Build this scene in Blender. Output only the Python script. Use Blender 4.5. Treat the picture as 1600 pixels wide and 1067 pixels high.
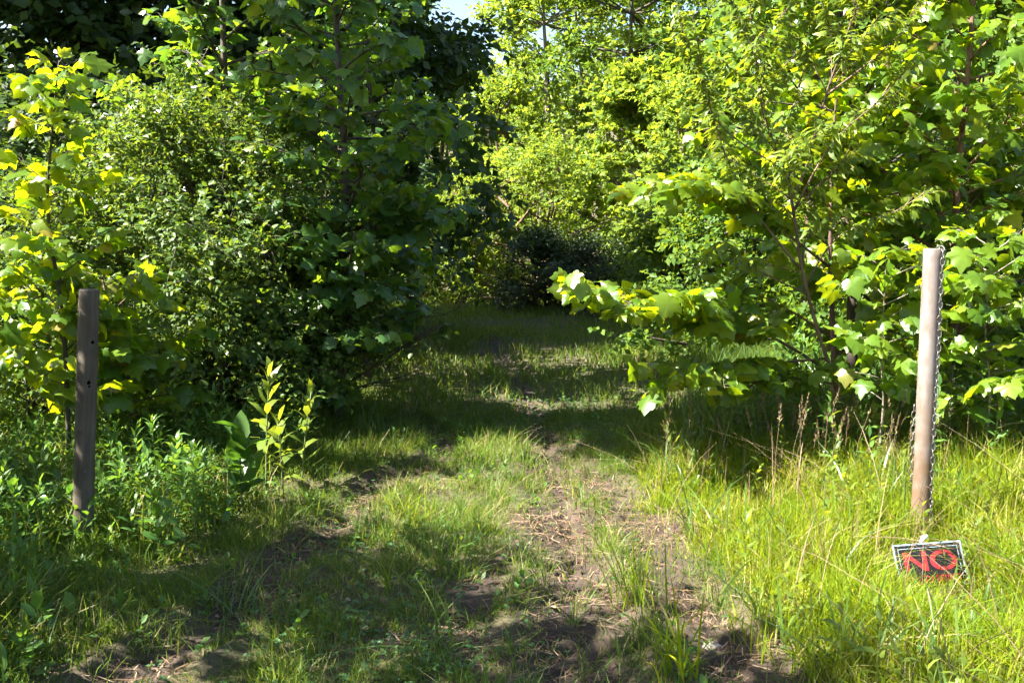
import bpy, bmesh, math
import numpy as np
from mathutils import Vector, Matrix

# ------------------------------------------------------------------ scene, camera, sky, sun, exposure
sc = bpy.context.scene
COL = sc.collection
for o in list(bpy.data.objects):
    bpy.data.objects.remove(o)

CAM_H, PITCH, FPX = 1.54, math.radians(6.8), 1556.0
cam = bpy.data.cameras.new('camera')
cam.lens, cam.sensor_width = 35.0, 36.0
cam.clip_start, cam.clip_end = 0.05, 1000
camo = bpy.data.objects.new('camera', cam)
COL.objects.link(camo)
camo.location = (0, 0, CAM_H)
camo.rotation_euler = (math.radians(90) - PITCH, 0, 0)
sc.camera = camo

SUN_EL, SUN_BACK = math.radians(48), math.radians(14)     # height of the sun; how far behind the left-hand side it stands
TO_SUN = Vector((-math.cos(SUN_EL) * math.cos(SUN_BACK), -math.cos(SUN_EL) * math.sin(SUN_BACK), math.sin(SUN_EL)))
world = bpy.data.worlds.new('World')
sc.world = world
world.use_nodes = True
wn = world.node_tree
sky = wn.nodes.new('ShaderNodeTexSky')
sky.sky_type = 'NISHITA'
sky.sun_disc = False
sky.sun_elevation = SUN_EL
sky.sun_rotation = math.atan2(TO_SUN.x, TO_SUN.y)
sky.air_density, sky.dust_density = 1.0, 1.2
wn.links.new(sky.outputs[0], wn.nodes['Background'].inputs[0])
wn.nodes['Background'].inputs[1].default_value = 0.05
sl = bpy.data.lights.new('sun', 'SUN')
sl.energy, sl.angle, sl.color = 5.0, math.radians(0.5), (1.0, 0.95, 0.86)
so = bpy.data.objects.new('sun', sl)
COL.objects.link(so)
so.rotation_euler = TO_SUN.to_track_quat('Z', 'Y').to_euler()
so.location = (-8, -3, 12)
sc.view_settings.view_transform = 'Standard'
sc.view_settings.look = 'None'
sc.view_settings.gamma = 1
sc.view_settings.exposure = 2.85
sc.view_settings.use_curve_mapping = False
sc.render.engine = 'CYCLES'
sc.cycles.use_light_tree = False
sc.cycles.use_adaptive_sampling = True
sc.cycles.adaptive_threshold = 0.03
sc.cycles.max_bounces = 2
sc.cycles.diffuse_bounces = 2
sc.cycles.glossy_bounces = 1
sc.cycles.transmission_bounces = 3
sc.cycles.use_denoising = True
sc.cycles.caustics_reflective = False
sc.cycles.caustics_refractive = False

# ------------------------------------------------------------------ helpers
SP, CP = math.sin(PITCH), math.cos(PITCH)
def ray(px, py):
    u, v = (px - 800) / FPX, (533.5 - py) / FPX
    return np.array([u, CP + v * SP, v * CP - SP])
def P(px, py, Y):
    d = ray(px, py)
    return np.array([0, 0, CAM_H]) + d * (Y / d[1])
def G(px, py, z=0.0):
    d = ray(px, py)
    return np.array([0, 0, CAM_H]) + d * ((z - CAM_H) / d[2])
def project(p):                                    # world points -> pixel x, y and depth
    q = np.asarray(p) - np.array([0, 0, CAM_H])
    dep = q[..., 1] * CP - q[..., 2] * SP
    up = q[..., 1] * SP + q[..., 2] * CP
    dd = np.where(dep > 0.05, dep, 0.05)
    return 800 + FPX * q[..., 0] / dd, 533.5 - FPX * up / dd, dep

def unit(a):
    return a / np.maximum(np.linalg.norm(a, axis=-1, keepdims=True), 1e-9)

_ns = np.random.default_rng(5)
_nw = [(_ns.uniform(0, 6.28), _ns.uniform(0, 6.28), _ns.uniform(0.6, 1.6)) for _ in range(14)]
def noise(x, y, s=1.0, k=0):                       # smooth noise, about -1..1
    r = np.zeros_like(np.asarray(x, float))
    for i in range(5):
        a, ph, f = _nw[(i + k * 3) % 14]
        r = r + np.sin((np.cos(a) * x + np.sin(a) * y) * f * s * 2 + ph + 1.3 * np.sin((np.sin(a) * x - np.cos(a) * y) * s * f * 1.7 + ph * 2))
    return r / 3.0

def mesh_from(name, V, F):
    V = np.asarray(V, np.float32).reshape(-1, 3)
    me = bpy.data.meshes.new(name)
    me.vertices.add(len(V))
    me.vertices.foreach_set('co', V.ravel())
    if isinstance(F, np.ndarray):
        n, k = F.shape
        me.loops.add(n * k)
        me.loops.foreach_set('vertex_index', F.astype(np.int32).ravel())
        me.polygons.add(n)
        me.polygons.foreach_set('loop_start', np.arange(0, n * k, k, dtype=np.int32))
    else:
        tot = np.array([len(f) for f in F], np.int32)
        me.loops.add(int(tot.sum()))
        me.loops.foreach_set('vertex_index', np.concatenate([np.asarray(f, np.int32) for f in F]))
        me.polygons.add(len(F))
        me.polygons.foreach_set('loop_start', (np.cumsum(tot) - tot).astype(np.int32))
    me.update(calc_edges=True)
    me.validate()
    return me

def link(name, data, mat=None, parent=None, loc=None, smooth=False):
    o = bpy.data.objects.new(name, data)
    COL.objects.link(o)
    if mat is not None and len(data.materials) == 0:
        data.materials.append(mat)
    if smooth:
        data.polygons.foreach_set('use_smooth', np.ones(len(data.polygons), bool))
    if parent is not None:
        o.parent = parent
    if loc is not None:
        o.location = loc
    return o
def tag(o, label=None, cat=None, group=None, kind=None):
    if label: o['label'] = label
    if cat: o['category'] = cat
    if group: o['group'] = group
    if kind: o['kind'] = kind
    return o
def thing(name, loc, label, cat, group=None):
    o = bpy.data.objects.new(name, None)
    COL.objects.link(o)
    o.location = tuple(float(c) for c in loc)
    o.empty_display_size = 0.1
    return tag(o, label, cat, group)

class MB:
    """collects tubes and strips into one mesh"""
    def __init__(s):
        s.V, s.F, s.n = [], [], 0
    def add(s, v, f):
        s.V.append(np.asarray(v, float)); s.F.extend([[i + s.n for i in q] for q in f]); s.n += len(v)
    def tube(s, pts, rad, k=6, cap=True, jit=0.0, rng=None):
        pts = np.asarray(pts, float); n = len(pts)
        rad = np.broadcast_to(np.asarray(rad, float), (n,))
        t = unit(np.gradient(pts, axis=0)) if n > 2 else unit(np.repeat(pts[1:] - pts[:1], 2, 0))
        a = (1.0, 0.0, 0.0) if abs(t[0][0]) < 0.8 else (0.0, 1.0, 0.0)
        U, W = [], []
        for tx, ty, tz in t.tolist():
            dp = a[0] * tx + a[1] * ty + a[2] * tz
            ux, uy, uz = a[0] - tx * dp, a[1] - ty * dp, a[2] - tz * dp
            l = max(math.sqrt(ux * ux + uy * uy + uz * uz), 1e-9); ux, uy, uz = ux / l, uy / l, uz / l
            U.append((ux, uy, uz)); W.append((ty * uz - tz * uy, tz * ux - tx * uz, tx * uy - ty * ux)); a = (ux, uy, uz)
        th = np.arange(k) * (2 * math.pi / k)
        r = np.repeat(rad[:, None], k, 1)
        if jit: r = r * (1 + rng.uniform(-jit, jit, (n, k)))
        vs = pts[:, None] + r[..., None] * (np.cos(th)[None, :, None] * np.array(U)[:, None] + np.sin(th)[None, :, None] * np.array(W)[:, None])
        fs = [[i * k + j, i * k + (j + 1) % k, (i + 1) * k + (j + 1) % k, (i + 1) * k + j] for i in range(n - 1) for j in range(k)]
        if cap:
            fs.append(list(range(k))[::-1]); fs.append([(n - 1) * k + j for j in range(k)])
        s.add(vs.reshape(-1, 3), fs)
    def build(s, name, mat, parent=None, origin=(0, 0, 0), smooth=True):
        V = np.concatenate(s.V) - np.asarray(origin) if s.V else np.zeros((0, 3))
        return link(name, mesh_from(name, V, s.F), mat, parent, smooth=smooth)

def cross(a, b):
    return np.array([a[1] * b[2] - a[2] * b[1], a[2] * b[0] - a[0] * b[2], a[0] * b[1] - a[1] * b[0]])
def stalks(A, Bp, r):
    """many thin three-sided stalks from A to B as vertices and quads"""
    A = np.asarray(A, float); Bp = np.asarray(Bp, float); n = len(A)
    t = unit(Bp - A); h = np.where(np.abs(t[:, 2:3]) < .8, np.array([0, 0, 1.0]), np.array([1.0, 0, 0]))
    u = unit(np.cross(t, h)); w = np.cross(t, u)
    V = np.zeros((n, 6, 3))
    for j in range(3):
        o = r * (math.cos(2.094 * j) * u + math.sin(2.094 * j) * w); V[:, j] = A + o; V[:, 3 + j] = Bp + o * .6
    F = (np.array([(0, 1, 4, 3), (1, 2, 5, 4), (2, 0, 3, 5)])[None] + (np.arange(n) * 6)[:, None, None]).reshape(-1, 4)
    return V.reshape(-1, 3), F
# ------------------------------------------------------------------ materials
def new_mat(name):
    m = bpy.data.materials.new(name); m.use_nodes = True
    nt = m.node_tree
    return m, nt, nt.nodes['Principled BSDF'], nt.nodes['Material Output']
def ramp(nt, stops):
    r = nt.nodes.new('ShaderNodeValToRGB')
    e = r.color_ramp.elements
    e[0].position, e[0].color = stops[0][0], (*stops[0][1], 1)
    e[1].position, e[1].color = stops[-1][0], (*stops[-1][1], 1)
    for p, c in stops[1:-1]:
        q = e.new(p); q.color = (*c, 1)
    return r
def leaf_mat(name, stops, trans, tmix=0.4, rough=0.38, spec=0.5, patch=0.0):
    """leaf: glossy skin, green body, light shining through; colour differs from leaf to leaf"""
    m, nt, b, out = new_mat(name)
    g = nt.nodes.new('ShaderNodeNewGeometry'); oi = nt.nodes.new('ShaderNodeObjectInfo')
    ad = nt.nodes.new('ShaderNodeMath'); ad.operation = 'ADD'
    fr = nt.nodes.new('ShaderNodeMath'); fr.operation = 'FRACT'
    nt.links.new(g.outputs['Random Per Island'], ad.inputs[0]); nt.links.new(oi.outputs['Random'], ad.inputs[1])
    nt.links.new(ad.outputs[0], fr.inputs[0])
    if patch:
        tp = nt.nodes.new('ShaderNodeTexCoord'); np_ = nt.nodes.new('ShaderNodeTexNoise'); np_.inputs['Scale'].default_value = 2.4; np_.inputs['Detail'].default_value = 4
        nt.links.new(tp.outputs['Object'], np_.inputs['Vector'])
        pm = nt.nodes.new('ShaderNodeMapRange'); pm.inputs[1].default_value = .3; pm.inputs[2].default_value = .7; pm.inputs[3].default_value = -patch; pm.inputs[4].default_value = patch
        nt.links.new(np_.outputs['Fac'], pm.inputs[0])
        pa_ = nt.nodes.new('ShaderNodeMath'); pa_.operation = 'ADD'; pa_.use_clamp = True
        nt.links.new(fr.outputs[0], pa_.inputs[0]); nt.links.new(pm.outputs[0], pa_.inputs[1]); fr = pa_
    r = ramp(nt, stops); nt.links.new(fr.outputs[0], r.inputs[0])
    tc = nt.nodes.new('ShaderNodeTexCoord'); nz = nt.nodes.new('ShaderNodeTexNoise'); nz.inputs['Scale'].default_value = 25
    nt.links.new(tc.outputs['Object'], nz.inputs['Vector'])
    mr = nt.nodes.new('ShaderNodeMapRange'); mr.inputs[3].default_value = 0.75; mr.inputs[4].default_value = 1.25
    nt.links.new(nz.outputs['Fac'], mr.inputs[0])
    mu = nt.nodes.new('ShaderNodeVectorMath'); mu.operation = 'SCALE'
    nt.links.new(r.outputs[0], mu.inputs[0]); nt.links.new(mr.outputs[0], mu.inputs['Scale'])
    nt.links.new(mu.outputs[0], b.inputs['Base Color'])
    b.inputs['Roughness'].default_value = rough
    b.inputs['Specular IOR Level'].default_value = spec
    t = nt.nodes.new('ShaderNodeBsdfTranslucent')
    tr = ramp(nt, [(0, trans[0]), (1, trans[1])]); nt.links.new(fr.outputs[0], tr.inputs[0])
    nt.links.new(tr.outputs[0], t.inputs['Color'])
    mx = nt.nodes.new('ShaderNodeMixShader'); mx.inputs[0].default_value = tmix
    nt.links.new(b.outputs[0], mx.inputs[1]); nt.links.new(t.outputs[0], mx.inputs[2])
    nt.links.new(mx.outputs[0], out.inputs[0])
    return m
def bark_mat(name, c0, c1, scale=18, stretch=0.25, rough=0.85, bump=0.5):
    m, nt, b, out = new_mat(name)
    tc = nt.nodes.new('ShaderNodeTexCoord'); mp = nt.nodes.new('ShaderNodeMapping'); mp.inputs['Scale'].default_value = (1, 1, stretch)
    nz = nt.nodes.new('ShaderNodeTexNoise'); nz.inputs['Scale'].default_value = scale; nz.inputs['Detail'].default_value = 6
    nt.links.new(tc.outputs['Object'], mp.inputs[0]); nt.links.new(mp.outputs[0], nz.inputs['Vector'])
    r = ramp(nt, [(0.3, c0), (0.7, c1)]); nt.links.new(nz.outputs['Fac'], r.inputs[0]); nt.links.new(r.outputs[0], b.inputs['Base Color'])
    b.inputs['Roughness'].default_value = rough
    bp = nt.nodes.new('ShaderNodeBump'); bp.inputs['Strength'].default_value = bump; bp.inputs['Distance'].default_value = 0.01
    nt.links.new(nz.outputs['Fac'], bp.inputs['Height']); nt.links.new(bp.outputs[0], b.inputs['Normal'])
    return m
def plain_mat(name, c, rough=0.5, metal=0.0, var=0.12, scale=30):
    m, nt, b, out = new_mat(name)
    tc = nt.nodes.new('ShaderNodeTexCoord'); nz = nt.nodes.new('ShaderNodeTexNoise'); nz.inputs['Scale'].default_value = scale
    nt.links.new(tc.outputs['Object'], nz.inputs['Vector'])
    lo = tuple(max(0, x * (1 - var)) for x in c); hi = tuple(min(1, x * (1 + var)) for x in c)
    r = ramp(nt, [(0.3, lo), (0.7, hi)]); nt.links.new(nz.outputs['Fac'], r.inputs[0]); nt.links.new(r.outputs[0], b.inputs['Base Color'])
    b.inputs['Roughness'].default_value = rough; b.inputs['Metallic'].default_value = metal
    return m

M = {}
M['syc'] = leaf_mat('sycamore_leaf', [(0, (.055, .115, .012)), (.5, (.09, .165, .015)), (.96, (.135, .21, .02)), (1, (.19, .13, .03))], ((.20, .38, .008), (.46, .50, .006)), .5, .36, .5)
M['syc_backlit'] = leaf_mat('young_backlit_leaf', [(0, (.06, .125, .012)), (.5, (.10, .175, .014)), (.96, (.16, .22, .016)), (1, (.22, .12, .03))], ((.22, .40, .006), (.54, .54, .004)), .55, .36, .5)  # young leaf tone, yellowed to stand in for sun coming through
M['syc_shaded'] = leaf_mat('shaded_sycamore_leaf', [(0, (.035, .09, .024)), (.6, (.055, .12, .024)), (.97, (.09, .16, .024)), (1, (.15, .11, .03))], ((.13, .28, .015), (.30, .40, .012)), .44, .36, .5)  # darker copy of the sycamore leaf, the left trees' shade put into its colour
M['privet'] = leaf_mat('small_hedge_leaf', [(0, (.04, .09, .018)), (.6, (.07, .125, .022)), (1, (.12, .17, .028))], ((.14, .24, .015), (.30, .36, .02)), .38, .48, .25)
M['willow'] = leaf_mat('willow_leaf', [(0, (.075, .13, .016)), (1, (.135, .185, .022))], ((.24, .34, .014), (.42, .46, .02)), .40, .42, .4)
M['light'] = leaf_mat('pale_tree_leaf', [(0, (.08, .135, .022)), (.6, (.12, .18, .03)), (1, (.17, .22, .04))], ((.24, .36, .02), (.44, .50, .03)), .44, .5, .12)
M['mid'] = leaf_mat('mid_green_leaf', [(0, (.045, .10, .018)), (1, (.09, .15, .022))], ((.15, .26, .015), (.30, .38, .02)), .40, .48, .15)
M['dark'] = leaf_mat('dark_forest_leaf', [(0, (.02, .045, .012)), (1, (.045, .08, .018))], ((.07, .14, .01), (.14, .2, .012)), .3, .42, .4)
M['vine'] = leaf_mat('shaded_vine_leaf', [(0, (.02, .04, .012)), (1, (.045, .07, .02))], ((.05, .09, .01), (.10, .14, .012)), .22, .5, .35)  # vine leaf coloured dark to stand in for shade in the lane-end hollow
M['weed'] = leaf_mat('weed_leaf', [(0, (.05, .125, .022)), (1, (.09, .17, .03))], ((.15, .32, .02), (.25, .34, .02)), .38, .45, .35)
M['broad'] = leaf_mat('broad_weed_leaf', [(0, (.045, .11, .02)), (1, (.07, .14, .025))], ((.12, .28, .02), (.2, .34, .02)), .4, .4, .4)
M['poke'] = leaf_mat('bright_weed_leaf', [(0, (.09, .15, .02)), (1, (.14, .18, .025))], ((.26, .36, .02), (.4, .42, .02)), .45, .4, .4)
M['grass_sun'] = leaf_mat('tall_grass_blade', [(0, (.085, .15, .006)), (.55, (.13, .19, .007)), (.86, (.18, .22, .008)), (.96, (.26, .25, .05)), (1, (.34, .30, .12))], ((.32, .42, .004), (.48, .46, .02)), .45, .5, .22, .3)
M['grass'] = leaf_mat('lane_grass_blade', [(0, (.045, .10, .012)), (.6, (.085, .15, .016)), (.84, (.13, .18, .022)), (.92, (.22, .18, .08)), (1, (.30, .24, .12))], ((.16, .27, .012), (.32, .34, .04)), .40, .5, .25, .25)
M['tuft'] = leaf_mat('tuft_blade', [(0, (.05, .10, .02)), (1, (.09, .15, .03))], ((.15, .26, .02), (.26, .34, .02)), .35, .36, .5)
M['seed'] = leaf_mat('seed_head', [(0, (.12, .085, .045)), (1, (.24, .19, .10))], ((.2, .12, .06), (.3, .2, .1)), .25, .7, .2)
M['clover'] = leaf_mat('clover_leaf', [(0, (.035, .10, .03)), (1, (.07, .14, .04))], ((.10, .22, .03), (.18, .28, .03)), .33, .45, .35)
M['straw'] = leaf_mat('dry_straw', [(0, (.05, .03, .018)), (.4, (.11, .066, .04)), (.8, (.20, .13, .08)), (1, (.32, .24, .16))], ((.1, .07, .04), (.2, .15, .1)), .12, .8, .2)
M['bark'] = bark_mat('brown_bark', (.07, .042, .028), (.17, .105, .07))
M['bark_red'] = bark_mat('reddish_bark', (.085, .04, .024), (.20, .11, .07))
M['bark_dark'] = bark_mat('dark_bark', (.03, .022, .016), (.08, .06, .045))
M['bark_grey'] = bark_mat('grey_bark', (.10, .085, .065), (.24, .20, .16))
M['stem'] = plain_mat('green_stem', (.09, .12, .03), .6)
M['stem_dry'] = plain_mat('dry_stem', (.22, .15, .09), .8)

# ------------------------------------------------------------------ leaf shapes (x across, y to the tip, z up)
def T_sycamore():
    h = [(0, 0), (.12, -.07), (.30, -.06), (.42, .03), (.40, .14), (.55, .20), (.62, .37), (.47, .40), (.36, .47), (.38, .60), (.30, .72), (.20, .74), (.12, .86), (0, 1.02)]
    v = [(0, .36)] + h + [(-x, y) for x, y in h[-2:0:-1]]
    v = np.array([(x, y, 0.0) for x, y in v]); v[:, 2] = -.30 * np.abs(v[:, 0]) ** 1.3 - .22 * (v[:, 1] - .3) ** 2
    v[0, 2] = .03
    n = len(v) - 1
    return v, np.array([(0, 1 + i, 1 + (i + 1) % n) for i in range(n)][::1])
def T_ovate(w=.28):
    v = np.array([(0, 0, 0), (w, .42, .03), (w * .7, .74, .0), (0, 1, -.12), (-w * .7, .74, .0), (-w, .42, .03)], float)
    return v, np.array([(0, 1, 2), (0, 2, 3), (0, 3, 4), (0, 4, 5)])
def T_diamond(w=.34):
    v = np.array([(0, 0, 0), (w, .45, .03), (0, 1, -.10), (-w, .45, .03)], float)
    return v, np.array([(0, 1, 2), (0, 2, 3)])
def T_lance(w=.085):
    v = np.array([(0, 0, 0), (w, .33, .06), (-w, .33, .06), (w * .7, .68, .03), (-w * .7, .68, .03), (0, 1, -.12)], float)
    return v, np.array([(0, 1, 2), (1, 3, 2), (2, 3, 4), (3, 5, 4)])
def T_lobed():                                       # lighter maple-like leaf for trees farther off
    h = [(0, 0), (.42, .05), (.55, .34), (.27, .52), (0, 1)]
    v = [(0, .35)] + h + [(-x, y) for x, y in h[-2:0:-1]]
    v = np.array([(x, y, 0.0) for x, y in v]); v[:, 2] = -.28 * np.abs(v[:, 0]) - .2 * (v[:, 1] - .3) ** 2
    n = len(v) - 1
    return v, np.array([(0, 1 + i, 1 + (i + 1) % n) for i in range(n)])
SYC, OVATE, DIA, LANCE, LOBED = T_sycamore(), T_ovate(), T_diamond(), T_lance(), T_lobed()
def T_heart():
    h = [(0, 0), (.16, -.10), (.34, -.02), (.43, .2), (.38, .48), (.22, .78), (0, 1)]
    v = [(0, .36)] + h + [(-x, y) for x, y in h[-2:0:-1]]
    v = np.array([(x, y, 0.0) for x, y in v]); v[:, 2] = .25 * np.abs(v[:, 0]) - .25 * (v[:, 1] - .3) ** 2
    n = len(v) - 1
    return v, np.array([(0, 1 + i, 1 + (i + 1) % n) for i in range(n)])
HEART = T_heart()
LANCE_WIDE = T_lance(.15)

def frames(yd, nd):
    y = unit(yd); z = unit(nd - y * (nd * y).sum(-1, keepdims=True)); x = np.cross(y, z)
    return x, y, z
def leaf_mesh(name, T, pos, yd, nd, sz, rng, curl=(.4, 1.7)):
    v, f = T
    x, y, z = frames(yd, nd)
    k = rng.uniform(curl[0], curl[1], len(pos))[:, None, None]
    s = sz[:, None, None]
    tw = rng.normal(0, .35, len(pos))[:, None, None]; sg = rng.normal(0, .22, len(pos))[:, None, None]
    vz = k * v[None, :, 2:3] + tw * v[None, :, 0:1] * v[None, :, 1:2] + sg * v[None, :, 1:2] ** 2
    V = pos[:, None, :] + s * (v[None, :, 0:1] * x[:, None, :] + v[None, :, 1:2] * y[:, None, :] + vz * z[:, None, :])
    F = (f[None] + (np.arange(len(pos)) * len(v))[:, None, None]).reshape(-1, 3)
    return mesh_from(name, V.reshape(-1, 3), F)

_variants = {}
def leaf_variants(key, T, mat):
    if key not in _variants:
        out = []
        for i, k in enumerate((.2, .6, 1.0, 1.4, 1.8, 2.4, .9, 1.2)):
            v, f = T; vv = v.copy(); vv[:, 2] *= k
            vv[:, 2] += .05 * np.sin(vv[:, 0] * 9 + i) * np.cos(vv[:, 1] * 6 + 2 * i) + .45 * math.sin(i * 2.3) * vv[:, 0] * vv[:, 1] + .3 * math.sin(i * 1.7 + 1) * vv[:, 1] ** 2
            vv[:, 0] *= .88 + .24 * ((i * 5) % 8) / 8
            me = mesh_from('leaf', vv, f); me.materials.append(mat); out.append(me)
        _variants[key] = out
    return _variants[key]
def single_leaves(root, key, T, mat, pos, yd, nd, sz, rng, most=300, name='leaf', min_px=10):
    """The leaves that show largest become parts of their own; returns the mask of those used."""
    px, py, dep = project(pos)
    x, y, z = frames(yd, nd)
    view = unit(pos - np.array([0, 0, CAM_H]))
    face = np.abs((z * view).sum(-1))
    size = sz * FPX / np.maximum(dep, .1)
    score = size * (.25 + face) * np.where((px > -20) & (px < 1620) & (py > -20) & (py < 1090) & (dep > .5), 1, 0)
    dmin, dmax = dep.min(), dep.max()
    score = score * (1.25 - .5 * (dep - dmin) / max(dmax - dmin, .01))
    idx = np.argsort(-score)[:most]
    idx = idx[(score[idx] > 0) & (size[idx] > min_px)]
    vs = leaf_variants(key, T, mat)
    base = np.array(root.location)
    for i in idx:
        o = bpy.data.objects.new(name, vs[int(rng.integers(len(vs)))])
        COL.objects.link(o); o.parent = root
        m = Matrix(((x[i, 0], y[i, 0], z[i, 0]), (x[i, 1], y[i, 1], z[i, 1]), (x[i, 2], y[i, 2], z[i, 2]))).to_4x4() @ Matrix.Scale(float(sz[i]), 4)
        m.translation = Vector(pos[i] - base)
        o.matrix_basis = m
    used = np.zeros(len(pos), bool); used[idx] = True
    return used

# ------------------------------------------------------------------ the ground
def seg_dist(x, y, poly):
    """distance to a polyline and the length run along it"""
    best = np.full(x.shape, 1e9); run = np.zeros(x.shape); acc = 0.0; side = np.zeros(x.shape)
    for a, b in zip(poly[:-1], poly[1:]):
        ax, ay = a[0], a[1]; dx, dy = b[0] - ax, b[1] - ay; L = math.hypot(dx, dy)
        t = np.clip(((x - ax) * dx + (y - ay) * dy) / (L * L), 0, 1)
        ddx, ddy = x - ax - t * dx, y - ay - t * dy
        d = np.hypot(ddx, ddy); m = d < best
        best = np.where(m, d, best); run = np.where(m, acc + t * L, run); side = np.where(m, (dx * ddy - dy * ddx) / L, side)
        acc += L
    return best, run, side
def gl(*pp):
    return [G(a, b)[:2] for a, b in pp]
RUTS = [  # bare wheel tracks: polyline on the ground, half width
    (gl((935, 1090), (905, 960), (890, 870), (890, 800), (868, 740), (850, 690), (842, 650), (822, 612), (798, 580), (778, 548), (765, 530)), .19),
    (gl((1190, 1090), (1105, 985), (1050, 910), (1020, 850), (990, 800), (925, 745), (870, 725)), .17),
    (gl((150, 1090), (330, 985), (420, 895), (500, 845), (565, 790), (600, 755), (700, 722), (690, 690), (640, 650)), .13),
    (gl((700, 1000), (735, 930), (775, 880), (810, 850)), .15),
    (gl((610, 548), (740, 556), (790, 540)), .28),
    (gl((850, 548), (890, 540)), .35),
]
def soil_mask(x, y):
    m = np.zeros(x.shape)
    for poly, w in RUTS:
        d, r, s = seg_dist(x, y, poly)
        ww = w * .82 * (1 + .6 * noise(x, y, 2.2, 1) + .35 * noise(x, y, 6, 2)) * np.interp(y, [3, 5, 6.3, 8, 12], [1.35, 1.15, .8, .5, .6])
        m = np.maximum(m, np.clip(1.5 - d / np.maximum(ww, .04), 0, 1))
    return m
def ground_z(x, y):
    x = np.asarray(x, float); y = np.asarray(y, float)
    z = .025 * noise(x, y, .8, 3) * np.clip(np.hypot(x, y) / 6, .4, 2) + .010 * noise(x, y, 3.1, 4)
    z = z + .20 * np.clip(y - 21, 0, 30) + .10 * np.clip(y - 51, 0, 200)                       # wooded slope behind the lane
    z = z + .10 * np.clip(x - 4.5, 0, 30) - .06 * np.clip(-x - 4.0, 0, 10)
    z = z + .02 * np.exp(-((x + 2.2) / .9) ** 2) * np.clip(8 - y, 0, 1)
    return z
def ground_fine(x, y):
    z = ground_z(x, y)
    for k, (poly, w) in enumerate(RUTS):
        d, r, s = seg_dist(x, y, poly)
        u = np.clip(1 - (d / (w * 1.15)) ** 4, 0, 1)
        z = z - .030 * u * (1 if k < 3 else .4)
        if k in (0, 1, 2):      # pressed tyre lugs, leaning away from the middle of the tread
            lug = np.sin(2 * math.pi * (r + 1.1 * np.abs(s)) / .13)
            amp = .022 if k < 2 else .010
            z = z + amp * u * np.clip(lug * 1.6, -1, 1) * np.clip(np.abs(s) / .03, 0, 1) * np.clip((11 - y) / 4, 0, 1) * (.65 + .35 * noise(x, y, 4, 6))
            z = z - (.030 if k == 0 else .012) * u * np.exp(-(s / .024) ** 2)
            z = z + .018 * np.exp(-((d - w * 1.3) / .05) ** 2)
    z = z + soil_mask(x, y) * (.007 * noise(x, y, 19, 5) + .004 * noise(x, y, 41, 7))
    return z
def axis(spans):
    out = []
    for a, b, s in spans:
        out.append(np.arange(a, b, s))
    return np.unique(np.concatenate(out + [np.array([spans[-1][1]])]))
gx = axis([(-300, -60, 40), (-60, -20, 8), (-20, -6, 1), (-6, -3, .15), (-3, 3, .033), (3, 6, .15), (6, 20, 1), (20, 60, 8), (60, 300, 40)])
gy = axis([(-120, -30, 30), (-30, -4, 4), (-4, 2, .5), (2, 7.5, .03), (7.5, 14, .09), (14, 30, .6), (30, 60, 3), (60, 400, 40)])
X, Y = np.meshgrid(gx, gy)
Z = ground_fine(X, Y)
nx, ny = len(gx), len(gy)
ii = (np.arange(ny - 1)[:, None] * nx + np.arange(nx - 1)[None]).ravel()
gme = mesh_from('ground', np.stack([X, Y, Z], -1).reshape(-1, 3), np.stack([ii, ii + 1, ii + nx + 1, ii + nx], -1))
at = gme.attributes.new('soil', 'FLOAT', 'POINT'); at.data.foreach_set('value', soil_mask(X, Y).ravel().astype(np.float32))
m, nt, b, out = new_mat('forest_soil')
an = nt.nodes.new('ShaderNodeAttribute'); an.attribute_name = 'soil'
tc = nt.nodes.new('ShaderNodeTexCoord')
n1 = nt.nodes.new('ShaderNodeTexNoise'); n1.inputs['Scale'].default_value = 9; n1.inputs['Detail'].default_value = 8; n1.inputs['Roughness'].default_value = .7
n2 = nt.nodes.new('ShaderNodeTexNoise'); n2.inputs['Scale'].default_value = 55; n2.inputs['Detail'].default_value = 6; n2.inputs['Roughness'].default_value = .75
for n in (n1, n2): nt.links.new(tc.outputs['Object'], n.inputs['Vector'])
r1 = ramp(nt, [(.3, (.022, .015, .010)), (.55, (.05, .033, .021)), (.75, (.10, .068, .045))]); nt.links.new(n1.outputs['Fac'], r1.inputs[0])
r2 = ramp(nt, [(.3, (.03, .028, .012)), (.6, (.075, .06, .026)), (.8, (.13, .10, .05))]); nt.links.new(n2.outputs['Fac'], r2.inputs[0])
mx = nt.nodes.new('ShaderNodeMix'); mx.data_type = 'RGBA'
nt.links.new(an.outputs['Fac'], mx.inputs[0]); nt.links.new(r2.outputs[0], mx.inputs[6]); nt.links.new(r1.outputs[0], mx.inputs[7])
sp = nt.nodes.new('ShaderNodeMapRange'); sp.inputs[3].default_value = .65; sp.inputs[4].default_value = 1.3; nt.links.new(n2.outputs['Fac'], sp.inputs[0])
vm = nt.nodes.new('ShaderNodeVectorMath'); vm.operation = 'SCALE'; nt.links.new(mx.outputs[2], vm.inputs[0]); nt.links.new(sp.outputs[0], vm.inputs['Scale'])
nt.links.new(vm.outputs[0], b.inputs['Base Color']); b.inputs['Roughness'].default_value = .95
bp = nt.nodes.new('ShaderNodeBump'); bp.inputs['Strength'].default_value = .8; bp.inputs['Distance'].default_value = .012
nt.links.new(n2.outputs['Fac'], bp.inputs['Height']); nt.links.new(bp.outputs[0], b.inputs['Normal'])
M['soil'] = m
ground = link('ground', gme, M['soil'], smooth=True)
tag(ground, 'dark forest soil with bare pressed wheel tracks', kind='structure')

def gz(p):
    return float(ground_fine(np.array([p[0]]), np.array([p[1]]))[0])

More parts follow.
